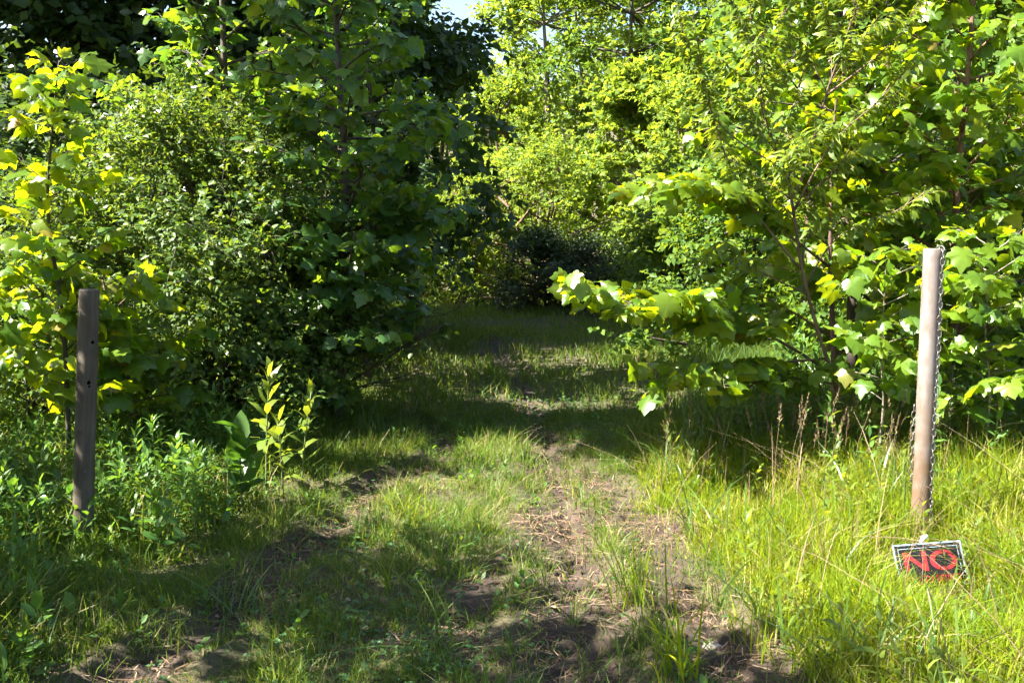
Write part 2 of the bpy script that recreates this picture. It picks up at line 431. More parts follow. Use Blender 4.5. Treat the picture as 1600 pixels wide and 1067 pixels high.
# ------------------------------------------------------------------ trees: crowns made of leafy sprigs on limbs
def crown_tree(rng, h, rad, base, nclump, nspr, nper, leaf, T, profile='round', trunk_r=.12, lean=(0, 0), clump=.3, sprig=.45, stems=1, flat=.6, twigs=False, up=.6, limb_r=.03):
    """Local-space trunk mesh data and leaf arrays. base: where the crown starts, in parts of h."""
    tb = MB()
    tops = []
    for s in range(stems):
        a = rng.uniform(0, 6.28); off = (0 if stems == 1 else rng.uniform(.05, .3) * rad)
        top = np.array([lean[0] + math.cos(a) * off * 2.0, lean[1] + math.sin(a) * off * 2.0, h * rng.uniform(.82, .95)])
        bot = np.array([math.cos(a) * off * .5, math.sin(a) * off * .5, -.25])
        ts = np.linspace(0, 1, 9)
        pts = bot[None] * (1 - ts[:, None]) + top[None] * ts[:, None]
        pts[:, 0] += .05 * rad * np.sin(ts * 7 + a); pts[:, 1] += .05 * rad * np.sin(ts * 5 + a * 2)
        tb.tube(pts, trunk_r / math.sqrt(stems) * (1 - .88 * ts), 8 if trunk_r > .05 else 6, jit=.06, rng=rng)
        tops.append(pts)
    C = []
    for i in range(nclump):
        t = rng.uniform(0, 1) ** (.85)
        z = h * (base + (1 - base) * t)
        if profile == 'round': pr = math.sin(math.pi * min(1, .18 + .80 * t)) ** .65
        elif profile == 'cone': pr = (1 - t) ** .7 * .95 + .08
        elif profile == 'dome': pr = math.sqrt(max(0, 1 - t * t * .96))
        else: pr = .85
        r = rad * pr * math.sqrt(rng.uniform(.12, 1)); a = i * 2.39996 + rng.uniform(-.5, .5)
        r *= 1 + .22 * math.sin(3 * a + i % 5)
        c = np.array([math.cos(a) * r + lean[0] * z / h, math.sin(a) * r + lean[1] * z / h, z])
        C.append(c)
        pts = tops[i % stems]
        k = int(np.clip(np.searchsorted(pts[:, 2], z - r * rng.uniform(.3, .8)), 1, 7))
        p0 = pts[k]; mid = (p0 + c) / 2 + np.array([0, 0, -.10 * np.linalg.norm(c - p0)]) * rng.uniform(-.5, 1.2)
        ts = np.linspace(0, 1, 5)[:, None]
        q = (1 - ts) ** 2 * p0 + 2 * ts * (1 - ts) * mid + ts ** 2 * c
        tb.tube(q, limb_r * np.linspace(1, .25, 5) * rng.uniform(.6, 1.2), 4, cap=False)
    C = np.array(C)
    ctr = np.array([lean[0] * .5, lean[1] * .5, h * (base + 1) * .45])
    n = nclump * nspr
    ci = np.repeat(np.arange(nclump), nspr)
    s0 = C[ci] + rng.normal(0, 1, (n, 3)) * np.array([clump, clump, clump * flat]) * rad
    outw = unit(s0 - ctr)
    sd = unit(outw * .8 + rng.normal(0, .6, (n, 3)) + np.array([0, 0, .15]))
    L = sprig * rng.uniform(.5, 1.3, n)
    li = np.repeat(np.arange(n), nper); k = np.tile(np.arange(nper), n)
    tt = (k + rng.uniform(.2, .8, len(k))) / nper
    pos = s0[li] + sd[li] * (L[li] * tt)[:, None] + np.array([0, 0, -1]) * (.35 * L[li] * tt ** 2)[:, None]
    side = np.cross(sd[li], unit(rng.normal(0, .5, (len(li), 3)) + np.array([0, 0, 1]))) * np.where(k % 2, 1, -1)[:, None]
    yd = unit(sd[li] * .55 + side * .9 + rng.normal(0, .25, (len(li), 3)) + np.array([0, 0, -.25]))
    nd = unit(np.array([0, 0, 1.0]) * up + outw[li] * .45 + rng.normal(0, .42, (len(li), 3)))
    sz = leaf * rng.uniform(.45, 1.4, len(li))
    keep = pos[:, 2] > .02
    if twigs:
        e = s0 + sd * (L * .9)[:, None] - np.array([0, 0, .3]) * L[:, None]; md_ = s0 + sd * (L * .5)[:, None] - np.array([0, 0, .09]) * L[:, None]
        for a_, b_, r_ in ((s0[::2], md_[::2], .003), (md_[::2], e[::2], .002)):
            v_, f_ = stalks(a_, b_, r_); tb.add(v_, f_.tolist())
    return tb, (pos[keep], yd[keep], nd[keep], sz[keep])

def put_tree(name, label, cat, loc, tb, L, T, lmat, bmat, rng, group=None, rot=0, single=0, key=None, crown='crown'):
    loc = np.array(loc, float)
    root = thing(name, loc, label, cat, group)
    t = tb.build('trunk', bmat, root)
    pos, yd, nd, sz = L
    if single:
        used = single_leaves(root, key, T, lmat, pos + loc, yd, nd, sz, rng, single)
        pos, yd, nd, sz = pos[~used], yd[~used], nd[~used], sz[~used]
    me = leaf_mesh(crown, T, pos, yd, nd, sz, rng)
    c = link(crown, me, lmat, root)
    if single: c['kind'] = 'stuff'
    if rot: root.rotation_euler[2] = rot
    return root

def copy_tree(src, loc, rot, scale, label, group=None):
    r = src.copy(); COL.objects.link(r)
    r.location = loc; r.rotation_euler = (0, 0, rot); r.scale = scale
    r['label'] = label
    if group: r['group'] = group
    elif 'group' in r: del r['group']
    for ch in src.children:
        c = ch.copy(); COL.objects.link(c); c.parent = r
    return r
def onground(px, Y):
    p = P(px, 500, Y); return np.array([p[0], p[1], gz(p)])

# --- young broad-leaved trees near the camera: stems, branches and large leaves, the largest of them parts of their own
def bez(p0, d, L, curve, n=6):
    s = np.linspace(0, 1, n)[:, None]
    return p0 + d * L * s + np.array([0, 0, 1.0]) * (curve * L) * s ** 2
def along(pts, t):
    pts = np.asarray(pts); seg = np.linalg.norm(np.diff(pts, axis=0), axis=1); c = np.concatenate([[0], np.cumsum(seg)])
    x = t * c[-1]; i = int(np.clip(np.searchsorted(c, x) - 1, 0, len(seg) - 1)); u = (x - c[i]) / max(seg[i], 1e-9)
    return pts[i] + (pts[i + 1] - pts[i]) * u, unit(pts[i + 1] - pts[i]), c[-1]
def smooth_path(pts, n=14):
    pts = np.asarray(pts, float); m = len(pts)
    if m == 2: return pts[0] + (pts[1] - pts[0]) * np.linspace(0, 1, n)[:, None]
    out = []
    for t in np.linspace(0, m - 1 - 1e-6, n):
        i = int(t); u = t - i
        p0, p1, p2, p3 = pts[max(i - 1, 0)], pts[i], pts[i + 1], pts[min(i + 2, m - 1)]
        out.append(.5 * ((2 * p1) + (-p0 + p2) * u + (2 * p0 - 5 * p1 + 4 * p2 - p3) * u * u + (-p0 + 3 * p1 - 3 * p2 + p3) * u ** 3))
    return np.array(out)
def sapling(name, label, cat, trunks, r0, rng, lmat, bmat, T=SYC, key='syc', nb=14, b0=.15, blen=(.5, .9), elev=(.2, .7), curve=(-.25, .1), nsub=4, leaf=.13, step=.06,
            extra=(), single=300, group=None, droop=.62, petiole=.05, taper=.2, az=None, keepf=None, leafvar=(.4, 1.3), trunk_leaf=.5, min_px=10):
    base = np.array(trunks[0][0], float)
    root = thing(name, base, label, cat, group)
    pos, yd, nd, sz = [], [], [], []
    pa, pb = [], []
    def leafy(pts, s0, st, dens=1.0, tipsize=.7):
        _, _, tot = along(pts, .5)
        n = max(1, int(tot * (1 - s0) / st * dens))
        for i in range(n):
            s = s0 + (1 - s0) * (i + rng.uniform(.2, .8)) / n
            p, d, _ = along(pts, min(s, .999))
            up = np.array([0, 0, 1.0]); sd = cross(d, up); sd = sd / max(np.linalg.norm(sd), .2)
            w = (1 if i % 2 else -1)
            pd = unit(d * .55 + sd * w * rng.uniform(.5, 1.1) + up * rng.uniform(-.1, .5) + rng.normal(0, .2, 3))
            pl = petiole * rng.uniform(.6, 1.4)
            q = p + pd * pl
            pa.append(p); pb.append(q)
            h = unit(pd * np.array([1, 1, .3]) + rng.normal(0, .25, 3))
            y = unit(h + np.array([0, 0, -1]) * rng.uniform(.1, 2 * droop))
            nn = unit(up * .8 + h * rng.uniform(0, .7) + rng.normal(0, .52, 3))
            pos.append(q); yd.append(y); nd.append(nn)
            sz.append(leaf * rng.uniform(*leafvar) * (tipsize if s > .93 else 1))
    for ti, tp in enumerate(trunks):
        tp = smooth_path(tp, 16); rr = r0 * (1 if ti == 0 else .7)
        tb = MB(); tb.tube(tp, rr * np.linspace(1, taper, 16), 8, jit=.05, rng=rng)
        tb.build('trunk', bmat, root, base)
        if trunk_leaf: leafy(tp, trunk_leaf, step * 1.4)
        a0 = rng.uniform(0, 6.28)
        for i in range(nb if ti == 0 else int(nb * .6)):
            t = b0 + (1 - b0) * (i + rng.uniform(0, .8)) / nb if ti == 0 else b0 + (1 - b0) * (i + rng.uniform(0, .8)) / (nb * .6)
            p, d, tot = along(tp, min(t, .98))
            a = a0 + i * 2.39996 + rng.uniform(-.3, .3)
            if az is not None: a = az[0] + rng.uniform(-1, 1) * az[1]
            e = rng.uniform(*elev)
            dd = unit(np.array([math.cos(a) * math.cos(e), math.sin(a) * math.cos(e), math.sin(e)]) + d * .25)
            L = rng.uniform(*blen) * (1.15 - .65 * t)
            bp_ = bez(p, dd, L, rng.uniform(*curve))
            bb = MB(); rb = max(.004, rr * .42 * (1.1 - .7 * t)); bb.tube(bp_, rb * np.linspace(1, .3, 6), 5)
            leafy(bp_, .3, step)
            for j in range(nsub):
                s = rng.uniform(.25, .92); q, d2, _ = along(bp_, s)
                w = (1 if j % 2 else -1) * rng.uniform(.5, 1.1)
                hd = unit(d2 + np.array([-d2[1], d2[0], 0]) * w + np.array([0, 0, rng.uniform(-.15, .35)]))
                L2 = L * rng.uniform(.3, .5) * (1.2 - .6 * s)
                sp_ = bez(q, hd, L2, rng.uniform(-.25, .15), 4)
                bb.tube(sp_, rb * .5 * np.linspace(1, .35, 4), 4, cap=False)
                leafy(sp_, .2, step)
            bb.build('branch', bmat, root, base)
    for pts, rb, dens, sub in extra:                 # limbs laid out by hand
        pts = smooth_path(pts, 14); bb = MB(); bb.tube(pts, rb * np.linspace(1, .25, 14), 6)
        leafy(pts, .35, step, dens)
        _, _, tot = along(pts, .5)
        for j in range(sub):
            s = .30 + .68 * (j + rng.uniform(0, .9)) / sub; q, d2, _ = along(pts, s)
            w = (1 if j % 2 else -1) * rng.uniform(.4, 1.0)
            hd = unit(d2 + np.array([-d2[1], d2[0], 0]) * w + np.array([0, 0, rng.uniform(-.25, .45)]))
            sp_ = bez(q, hd, tot * rng.uniform(.12, .26), rng.uniform(-.3, .1), 5)
            bb.tube(sp_, rb * .4 * np.linspace(1, .35, 5), 4, cap=False); leafy(sp_, .1, step, dens)
        bb.build('branch', bmat, root, base)
    pos, yd, nd, sz = map(np.array, (pos, yd, nd, sz))
    if keepf is not None:
        k = keepf(pos); pos, yd, nd, sz = pos[k], yd[k], nd[k], sz[k]
    pv, pf = stalks(pa, pb, .0017); tag(link('petioles', mesh_from('petioles', pv - base, pf), M['stem'], root), kind='stuff')
    used = single_leaves(root, key, T, lmat, pos, yd, nd, sz, rng, single, min_px=min_px) if single else np.zeros(len(pos), bool)
    r = ~used
    if r.sum():
        tag(link('foliage', leaf_mesh('foliage', T, pos[r] - base, yd[r], nd[r], sz[r], rng), lmat, root), kind='stuff')
    return root

def B(px, Y, sink=.06):
    p = onground(px, Y); p[2] -= sink; return p

# ================================================================== TREES
# ---- left: large-leaved young sycamores
rng = np.random.default_rng(11)
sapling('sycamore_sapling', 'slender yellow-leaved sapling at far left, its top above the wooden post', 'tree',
        [[B(95, 5.7), P(100, 520, 5.7), P(75, 340, 5.65), P(80, 220, 5.6), P(92, 95, 5.6)]], .016, rng, M['syc_backlit'], M['bark_dark'], key='sycy',
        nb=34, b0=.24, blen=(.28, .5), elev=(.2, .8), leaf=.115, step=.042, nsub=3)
rng = np.random.default_rng(12)
sapling('sycamore_sapling', 'low broad-leaved sapling right behind the wooden post', 'tree',
        [[B(200, 6.0), P(200, 640, 6.0), P(185, 560, 5.95), P(160, 430, 5.9)], [B(150, 6.0), P(110, 560, 5.9), P(40, 440, 5.8)]], .016, rng, M['syc'], M['bark'],
        nb=26, b0=.28, blen=(.4, .75), elev=(.05, .5), leaf=.11, step=.042, nsub=4)
rng = np.random.default_rng(13)
sapling('sycamore_tree', 'tall leafy sycamore rising behind the small-leaved bush', 'tree',
        [[B(330, 8.6), P(340, 400, 8.6), P(350, 150, 8.6), P(345, -60, 8.6), P(340, -300, 8.6)]], .05, rng, M['syc_shaded'], M['bark_dark'], key='sycd',
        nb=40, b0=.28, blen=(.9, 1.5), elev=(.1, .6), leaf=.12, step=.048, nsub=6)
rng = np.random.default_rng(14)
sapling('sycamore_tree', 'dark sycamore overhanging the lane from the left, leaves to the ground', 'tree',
        [[B(525, 7.35), P(525, 480, 7.3), P(540, 300, 7.2), P(530, 120, 7.2), P(520, -80, 7.2), P(510, -280, 7.2)], [B(510, 7.5), P(565, 420, 7.3), P(605, 320, 7.2)]], .04, rng, M['syc_shaded'], M['bark_dark'], key='sycd',
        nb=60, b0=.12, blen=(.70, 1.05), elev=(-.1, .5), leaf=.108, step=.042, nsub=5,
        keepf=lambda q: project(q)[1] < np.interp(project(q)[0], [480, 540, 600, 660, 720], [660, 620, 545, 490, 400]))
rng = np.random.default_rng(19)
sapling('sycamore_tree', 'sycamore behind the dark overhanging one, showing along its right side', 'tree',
        [[B(570, 9.6), P(575, 420, 9.5), P(585, 250, 9.4), P(575, 100, 9.4), P(570, -120, 9.4)]], .04, rng, M['syc_shaded'], M['bark_dark'], key='sycd',
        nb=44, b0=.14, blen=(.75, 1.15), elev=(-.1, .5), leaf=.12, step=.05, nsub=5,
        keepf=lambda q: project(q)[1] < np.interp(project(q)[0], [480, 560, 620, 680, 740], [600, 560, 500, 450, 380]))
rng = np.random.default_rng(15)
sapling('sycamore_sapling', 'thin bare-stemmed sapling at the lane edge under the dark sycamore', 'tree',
        [[B(508, 7.4), P(508, 600, 7.35), P(507, 540, 7.3), P(512, 455, 7.3)]], .009, rng, M['syc_shaded'], M['bark_grey'], key='sycd',
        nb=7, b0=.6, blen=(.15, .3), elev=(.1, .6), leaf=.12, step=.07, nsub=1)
# ---- left: small-leaved bush
rng = np.random.default_rng(16)
tb, L = crown_tree(rng, 2.2, 1.08, .20, 84, 38, 13, .042, OVATE, 'dome', .05, (0, 0), .11, .40, 6, .8, True, .5, .012)
put_tree('privet_bush', 'rounded small-leaved bush in the middle of the left thicket', 'bush', onground(315, 7.3), tb, L, OVATE, M['privet'], M['bark_dark'], rng)
rng = np.random.default_rng(17)
tb, L = crown_tree(rng, 1.25, .62, .18, 36, 44, 12, .044, OVATE, 'dome', .04, (0, 0), .18, .30, 5, .8, True, .5, .010)
put_tree('privet_bush', 'low dark small-leaved bush beside the lane, under the dark sycamore', 'bush', onground(450, 7.7), tb, L, OVATE, M['privet'], M['bark_dark'], rng)
rng = np.random.default_rng(18)
tb, L = crown_tree(rng, 1.7, 1.0, .04, 40, 44, 12, .05, OVATE, 'dome', .04, (0, 0), .18, .32, 5, .8, True, .5, .010)
put_tree('privet_bush', 'shadowy small-leaved bush behind the saplings at the left edge', 'bush', onground(70, 7.2), tb, L, OVATE, M['privet'], M['bark_dark'], rng)
# ---- left: dark wood behind
DK = []
for s, (h, rad) in enumerate(((9.0, 2.6), (8.0, 2.3))):
    rng = np.random.default_rng(30 + s)
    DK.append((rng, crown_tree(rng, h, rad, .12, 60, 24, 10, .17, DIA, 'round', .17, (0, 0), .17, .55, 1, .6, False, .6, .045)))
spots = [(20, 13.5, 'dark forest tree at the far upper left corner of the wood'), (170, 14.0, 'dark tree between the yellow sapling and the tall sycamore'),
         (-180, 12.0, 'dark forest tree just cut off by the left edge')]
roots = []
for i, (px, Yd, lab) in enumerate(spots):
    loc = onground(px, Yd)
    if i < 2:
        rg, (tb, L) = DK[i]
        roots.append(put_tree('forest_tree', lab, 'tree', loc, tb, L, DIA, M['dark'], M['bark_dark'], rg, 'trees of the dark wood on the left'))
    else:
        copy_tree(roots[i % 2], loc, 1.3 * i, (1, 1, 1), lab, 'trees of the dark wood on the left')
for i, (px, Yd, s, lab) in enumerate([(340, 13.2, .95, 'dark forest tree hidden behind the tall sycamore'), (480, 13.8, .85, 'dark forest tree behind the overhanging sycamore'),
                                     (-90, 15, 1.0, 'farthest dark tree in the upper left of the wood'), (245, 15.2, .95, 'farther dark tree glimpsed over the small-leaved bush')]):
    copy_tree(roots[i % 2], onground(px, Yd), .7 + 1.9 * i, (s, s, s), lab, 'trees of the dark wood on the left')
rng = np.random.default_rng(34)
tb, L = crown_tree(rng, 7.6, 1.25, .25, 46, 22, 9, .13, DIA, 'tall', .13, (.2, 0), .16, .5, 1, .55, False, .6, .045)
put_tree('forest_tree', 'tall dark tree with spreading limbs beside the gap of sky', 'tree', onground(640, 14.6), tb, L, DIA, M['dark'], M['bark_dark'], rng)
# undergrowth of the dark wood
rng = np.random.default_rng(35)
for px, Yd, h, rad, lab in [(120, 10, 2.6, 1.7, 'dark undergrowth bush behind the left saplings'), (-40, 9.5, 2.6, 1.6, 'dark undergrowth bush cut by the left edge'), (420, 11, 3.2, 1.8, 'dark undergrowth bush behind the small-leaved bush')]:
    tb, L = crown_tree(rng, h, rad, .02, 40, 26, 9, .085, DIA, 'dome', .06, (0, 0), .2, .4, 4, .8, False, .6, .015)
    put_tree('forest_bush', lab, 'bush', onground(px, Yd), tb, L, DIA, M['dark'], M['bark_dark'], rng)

# ---- middle distance and slope behind the lane
def bgtree(seed, name, label, cat, px, Yd, h, rad, base, mat, bark='bark', prof='round', nc=50, ns=20, npx=9, leaf=.11, T=DIA, stems=1, lean=(0, 0), tr=.12, clump=.13, sprig=.45, flat=.5, zoff=0):
    rng = np.random.default_rng(seed)
    tb, L = crown_tree(rng, h, rad, base, nc, ns, npx, leaf, T, prof, tr, lean, clump, sprig, stems, flat, False, .6, .035)
    loc = onground(px, Yd); loc[2] += zoff
    return put_tree(name, label, cat, loc, tb, L, T, M[mat], M[bark], rng)
bgtree(40, 'ash_tree', 'bright yellow-green tree right of the sky gap, trunk showing', 'tree', 850, 27, 8.2, 1.6, .12, 'light', 'bark_grey', 'tall', 60, 24, 9, .13, tr=.13)
bgtree(41, 'forest_tree', 'mid-green tree with shaded limbs at the top centre', 'tree', 985, 26, 8.5, 1.9, .20, 'mid', 'bark_dark', 'round', 60, 22, 9, .13)
bgtree(42, 'maple_tree', 'pale rounded young maple under the mid-green tree', 'tree', 1000, 22, 4.6, 1.5, .05, 'light', 'bark', 'dome', 60, 26, 9, .12, T=LOBED, stems=3)
bgtree(43, 'shrub', 'pale sunlit shrub below the bright tree at picture centre', 'bush', 800, 23, 4.3, 1.5, .03, 'light', 'bark', 'dome', 56, 24, 9, .10, stems=4)
bgtree(44, 'honeysuckle_bank', 'large pale shrub above the dark hollow at the lane end', 'bush', 850, 19.4, 3.0, 2.0, .03, 'light', 'bark', 'dome', 70, 26, 10, .075, stems=6, sprig=.4)
bgtree(45, 'shrub', 'small pale shrub where the lane bends out of sight', 'bush', 735, 20.5, 2.6, 1.0, .02, 'light', 'bark', 'dome', 44, 24, 9, .075, stems=5, sprig=.35)
bgtree(58, 'shrub', 'pale shrub left of the lane bend, half hidden by the dark sycamore', 'bush', 655, 19.5, 2.1, 1.1, .02, 'light', 'bark', 'dome', 44, 24, 9, .075, stems=5, sprig=.35)
bgtree(46, 'hollow_shade_mound', 'low vine-covered mound at the lane end, coloured dark as the shaded hollow, taller of two', 'bush', 845, 17.2, 1.3, .85, .0, 'vine', 'bark_dark', 'dome', 56, 30, 9, .05, stems=5, sprig=.25, tr=.05)
bgtree(57, 'hollow_shade_mound', 'broader vine mound right of the first one, added dark to widen the shaded hollow', 'bush', 925, 16.8, 1.15, .95, .0, 'vine', 'bark_dark', 'dome', 50, 30, 9, .05, stems=5, sprig=.25, tr=.05)  # second mound added to widen the hollow, its shade is leaf colour
bgtree(47, 'shrub', 'mid-green shrub right of the dark mound', 'bush', 1080, 15.0, 2.4, 1.05, .02, 'mid', 'bark', 'dome', 56, 24, 9, .075, stems=5, sprig=.35)
bgtree(48, 'shrub', 'dense pale shrub behind the outstretched sycamore branch', 'bush', 1100, 18.5, 4.2, 1.7, .04, 'light', 'bark', 'dome', 60, 24, 9, .10, stems=4)
bgtree(49, 'forest_tree', 'shaded tree left of the pale shrubs in the background', 'tree', 690, 24, 4.4, 1.2, .08, 'mid', 'bark_dark', 'round', 54, 22, 9, .12)
bgtree(50, 'forest_tree', 'tall pale tree at the top, right of centre', 'tree', 1120, 25, 8.8, 2.3, .12, 'light', 'bark', 'round', 64, 24, 9, .13)
bgtree(51, 'shrub', 'deep green shrub in shade behind the willow foot', 'bush', 1160, 11.5, 2.1, 1.2, .02, 'mid', 'bark_dark', 'dome', 56, 26, 9, .075, stems=5, sprig=.35)
bgtree(52, 'forest_tree', 'leafy tree filling the background behind the willow', 'tree', 1300, 15, 6.5, 2.3, .08, 'mid', 'bark', 'round', 66, 26, 9, .12, T=T_ovate(.4))
bgtree(53, 'forest_tree', 'leafy tree behind the metal post, reaching past the top edge', 'tree', 1500, 13, 6.2, 2.2, .08, 'mid', 'bark', 'round', 66, 26, 9, .12, T=T_ovate(.4))
bgtree(54, 'shrub', 'green thicket shrub low behind the metal post', 'bush', 1440, 9.5, 2.4, 1.5, .02, 'mid', 'bark_dark', 'dome', 60, 26, 9, .075, stems=5, sprig=.35)
bgtree(55, 'shrub', 'green thicket shrub at the right edge', 'bush', 1640, 9.0, 2.6, 1.4, .02, 'mid', 'bark_dark', 'dome', 60, 26, 9, .08, stems=5, sprig=.35)
# wooded slope closing the view
far = bgtree(56, 'forest_tree', 'distant pale tree on the slope right of the sky gap', 'tree', 900, 36, 9.0, 2.8, .05, 'light', 'bark_dark', 'round', 70, 22, 9, .19, clump=.19, sprig=.7)
for i, (px, Yd, s, lab) in enumerate([(1010, 38, 1.0, 'distant tree on the slope behind the mid-green tree'), (1150, 36, 1.05, 'distant tree on the slope behind the pale tall tree'),
                                     (770, 40, .42, 'distant tree low on the slope under the sky gap'), (570, 36, .9, 'distant tree seen through the overhanging sycamore'),
                                     (700, 40, .40, 'farthest small tree under the sky gap'), (1330, 30, 1.1, 'distant tree on the slope behind the willow'), (1560, 28, 1.1, 'distant tree on the slope at the right edge')]):
    copy_tree(far, onground(px, Yd), 1.1 + 2.1 * i, (s, s, s), lab)
# bare brush by the bend
rng = np.random.default_rng(60)
p0 = onground(712, 17.0); bb = MB()
root = thing('dead_brush', p0, 'leafless dark twiggy brush at the lane bend', 'dead brush')
for i in range(9):
    a = rng.uniform(-.4, 3.4); d = unit(np.array([math.cos(a) * .8, rng.normal(0, .3), rng.uniform(.25, 1.0)])); L = rng.uniform(.5, 1.15)
    q = bez(p0 + np.array([rng.normal(0, .12), 0, -.03]), d, L, rng.uniform(-.35, .25), 7); q[1:-1] += rng.normal(0, .02, (5, 3))
    bb = MB(); bb.tube(q, .014 * np.linspace(1, .3, 7), 5)
    for j in range(5):
        w, d2, _ = along(q, rng.uniform(.3, .95)); bb.tube(bez(w, unit(d2 + rng.normal(0, .6, 3)), L * rng.uniform(.2, .45), rng.uniform(-.3, .2), 4), [.006, .005, .004, .002], 4, cap=False)
    bb.build('branch', M['bark_dark'], root, p0)

# ---- right: willow with narrow leaves
rng = np.random.default_rng(70)
wt = [[B(1338, 6.3), P(1320, 640, 6.3), P(1285, 540, 6.25), P(1255, 430, 6.2), P(1240, 330, 6.2), P(1225, 265, 6.2), P(1190, 170, 6.2), P(1178, 60, 6.2), P(1165, -40, 6.2)],
      [P(1238, 310, 6.2), P(1262, 255, 6.15), P(1290, 150, 6.1), P(1325, 50, 6.1), P(1345, -40, 6.1)]]
wex = [([P(1240, 330, 6.2), P(1300, 225, 6.1), P(1370, 160, 6.0), P(1430, 95, 6.0)], .008, 1, 8), ([P(1250, 420, 6.2), P(1160, 300, 6.1), P(1110, 170, 6.0), P(1090, 60, 6.0)], .008, 1, 8),
       ([P(1262, 440, 6.2), P(1310, 370, 6.1), P(1400, 330, 6.0), P(1460, 290, 6.0)], .007, 1, 8), ([P(1262, 460, 6.2), P(1180, 420, 6.0), P(1130, 380, 5.9), P(1090, 420, 5.9)], .006, 1, 6),
       ([P(1225, 265, 6.2), P(1130, 200, 6.1), P(1085, 110, 6.0), P(1060, 20, 6.0)], .006, 1, 8), ([P(1290, 150, 6.1), P(1400, 60, 6.0), P(1450, -30, 6.0)], .006, 1, 7)]
sapling('willow_tree', 'slender leaning willow with thin brown stems and narrow leaves', 'tree', wt, .016, rng, M['willow'], M['bark'], T=LANCE_WIDE, key='wil',
        nb=24, b0=.42, blen=(.4, .85), elev=(.4, 1.1), curve=(-.2, .1), nsub=6, leaf=.085, step=.0135, extra=wex, single=0, droop=.5, petiole=.006, trunk_leaf=.6, leafvar=(.6, 1.3))
# ---- right: sycamores
rng = np.random.default_rng(71)
ex = [([P(1300, 585, 6.8), P(1240, 545, 6.6), P(1160, 505, 6.2), P(1060, 475, 5.8), P(980, 472, 5.6), P(925, 466, 5.5)], .013, 1.7, 16),
      ([P(1290, 560, 6.8), P(1180, 570, 6.2), P(1090, 575, 5.8), P(1040, 600, 5.6)], .010, 1.5, 11),
      ([P(1305, 600, 6.8), P(1240, 590, 6.3), P(1190, 595, 6.0), P(1150, 620, 5.9)], .008, 1.0, 5),
      ([P(1300, 420, 6.8), P(1180, 330, 6.3), P(1090, 290, 6.0), P(1020, 285, 5.8)], .011, 1.6, 14)]
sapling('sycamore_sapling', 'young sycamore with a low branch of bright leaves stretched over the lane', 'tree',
        [[B(1316, 6.9), P(1303, 560, 6.85), P(1298, 400, 6.8), P(1300, 250, 6.8), P(1310, 120, 6.8)]], .026, rng, M['syc_backlit'], M['bark'], key='sycy',
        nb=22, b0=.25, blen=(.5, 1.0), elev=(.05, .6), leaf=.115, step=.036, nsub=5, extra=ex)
rng = np.random.default_rng(72)
sapling('sycamore_tree', 'tall sycamore with the thickest trunk, just behind the willow', 'tree',
        [[B(1336, 7.8), P(1332, 560, 7.8), P(1330, 400, 7.8), P(1325, 200, 7.8), P(1310, 0, 7.8), P(1300, -220, 7.8)]], .055, rng, M['syc'], M['bark_dark'],
        nb=50, b0=.26, blen=(1.0, 1.6), elev=(.05, .6), leaf=.12, step=.05, nsub=6)
rng = np.random.default_rng(73)
sapling('sycamore_tree', 'large-leaved sycamore overhanging the metal post from the right', 'tree',
        [[B(1480, 7.0), P(1490, 500, 7.0), P(1495, 300, 6.9), P(1512, 120, 6.9), P(1525, -60, 6.9), P(1530, -200, 6.9)]], .035, rng, M['syc'], M['bark_red'],
        nb=54, b0=.14, blen=(.7, 1.2), elev=(.0, .5), leaf=.12, step=.040, nsub=5)
rng = np.random.default_rng(74)
sapling('sycamore_sapling', 'low sapling with pale stem and large leaves left of the metal post', 'tree',
        [[B(1380, 5.9), P(1380, 640, 5.9), P(1378, 560, 5.85), P(1385, 400, 5.8)]], .010, rng, M['syc'], M['bark_grey'],
        nb=18, b0=.36, blen=(.3, .6), elev=(.0, .5), leaf=.12, step=.05, nsub=3)
rng = np.random.default_rng(75)
sapling('sycamore_sapling', 'leafy sapling with pale stem right of the metal post', 'tree',
        [[B(1545, 5.8), P(1547, 620, 5.8), P(1540, 520, 5.75), P(1550, 380, 5.7)]], .010, rng, M['syc'], M['bark_grey'],
        nb=26, b0=.24, blen=(.35, .7), elev=(.0, .5), leaf=.115, step=.045, nsub=4)
# ---- left, out of the picture: the tree whose shade lies over the near end of the lane
rng = np.random.default_rng(80)
tb, L = crown_tree(rng, 5.5, 1.4, .12, 54, 15, 9, .10, DIA, 'round', .10, (0, 0), .2, .45, 1, .7, False, .6, .03)
put_tree('forest_tree', 'roadside tree beyond the left edge that shades the near ground', 'tree', (-4.0, 1.7, 0), tb, L, DIA, M['mid'], M['bark'], rng)
rng = np.random.default_rng(81)
tb, L = crown_tree(rng, 4.2, 1.05, .10, 46, 15, 9, .10, DIA, 'round', .08, (0, 0), .2, .4, 1, .7, False, .6, .03)
put_tree('forest_tree', 'small roadside tree beyond the left edge beside the weeds', 'tree', (-4.15, 3.35, 0), tb, L, DIA, M['mid'], M['bark'], rng)

rng = np.random.default_rng(83)
tb, L = crown_tree(rng, 2.35, .75, .06, 34, 16, 9, .09, DIA, 'round', .06, (0, 0), .2, .4, 3, .7, False, .6, .02)  # unseen bush, added to put the left weeds in shade
put_tree('forest_bush', 'added unseen bush beyond the left edge that shades the weeds', 'bush', (-4.3, 4.65, 0), tb, L, DIA, M['mid'], M['bark'], rng)
rng = np.random.default_rng(82)
tb, L = crown_tree(rng, 8.2, .75, .80, 40, 30, 9, .12, DIA, 'round', .10, (0, 0), .2, .4, 1, .6, False, .6, .02)  # unseen tree, added with a small high crown to shade only the lane
put_tree('forest_tree', 'added unseen tree beyond the left edge, high crown shaped to shade the lane', 'tree', (-4.65, 5.65, -.05), tb, L, DIA, M['mid'], M['bark'], rng)
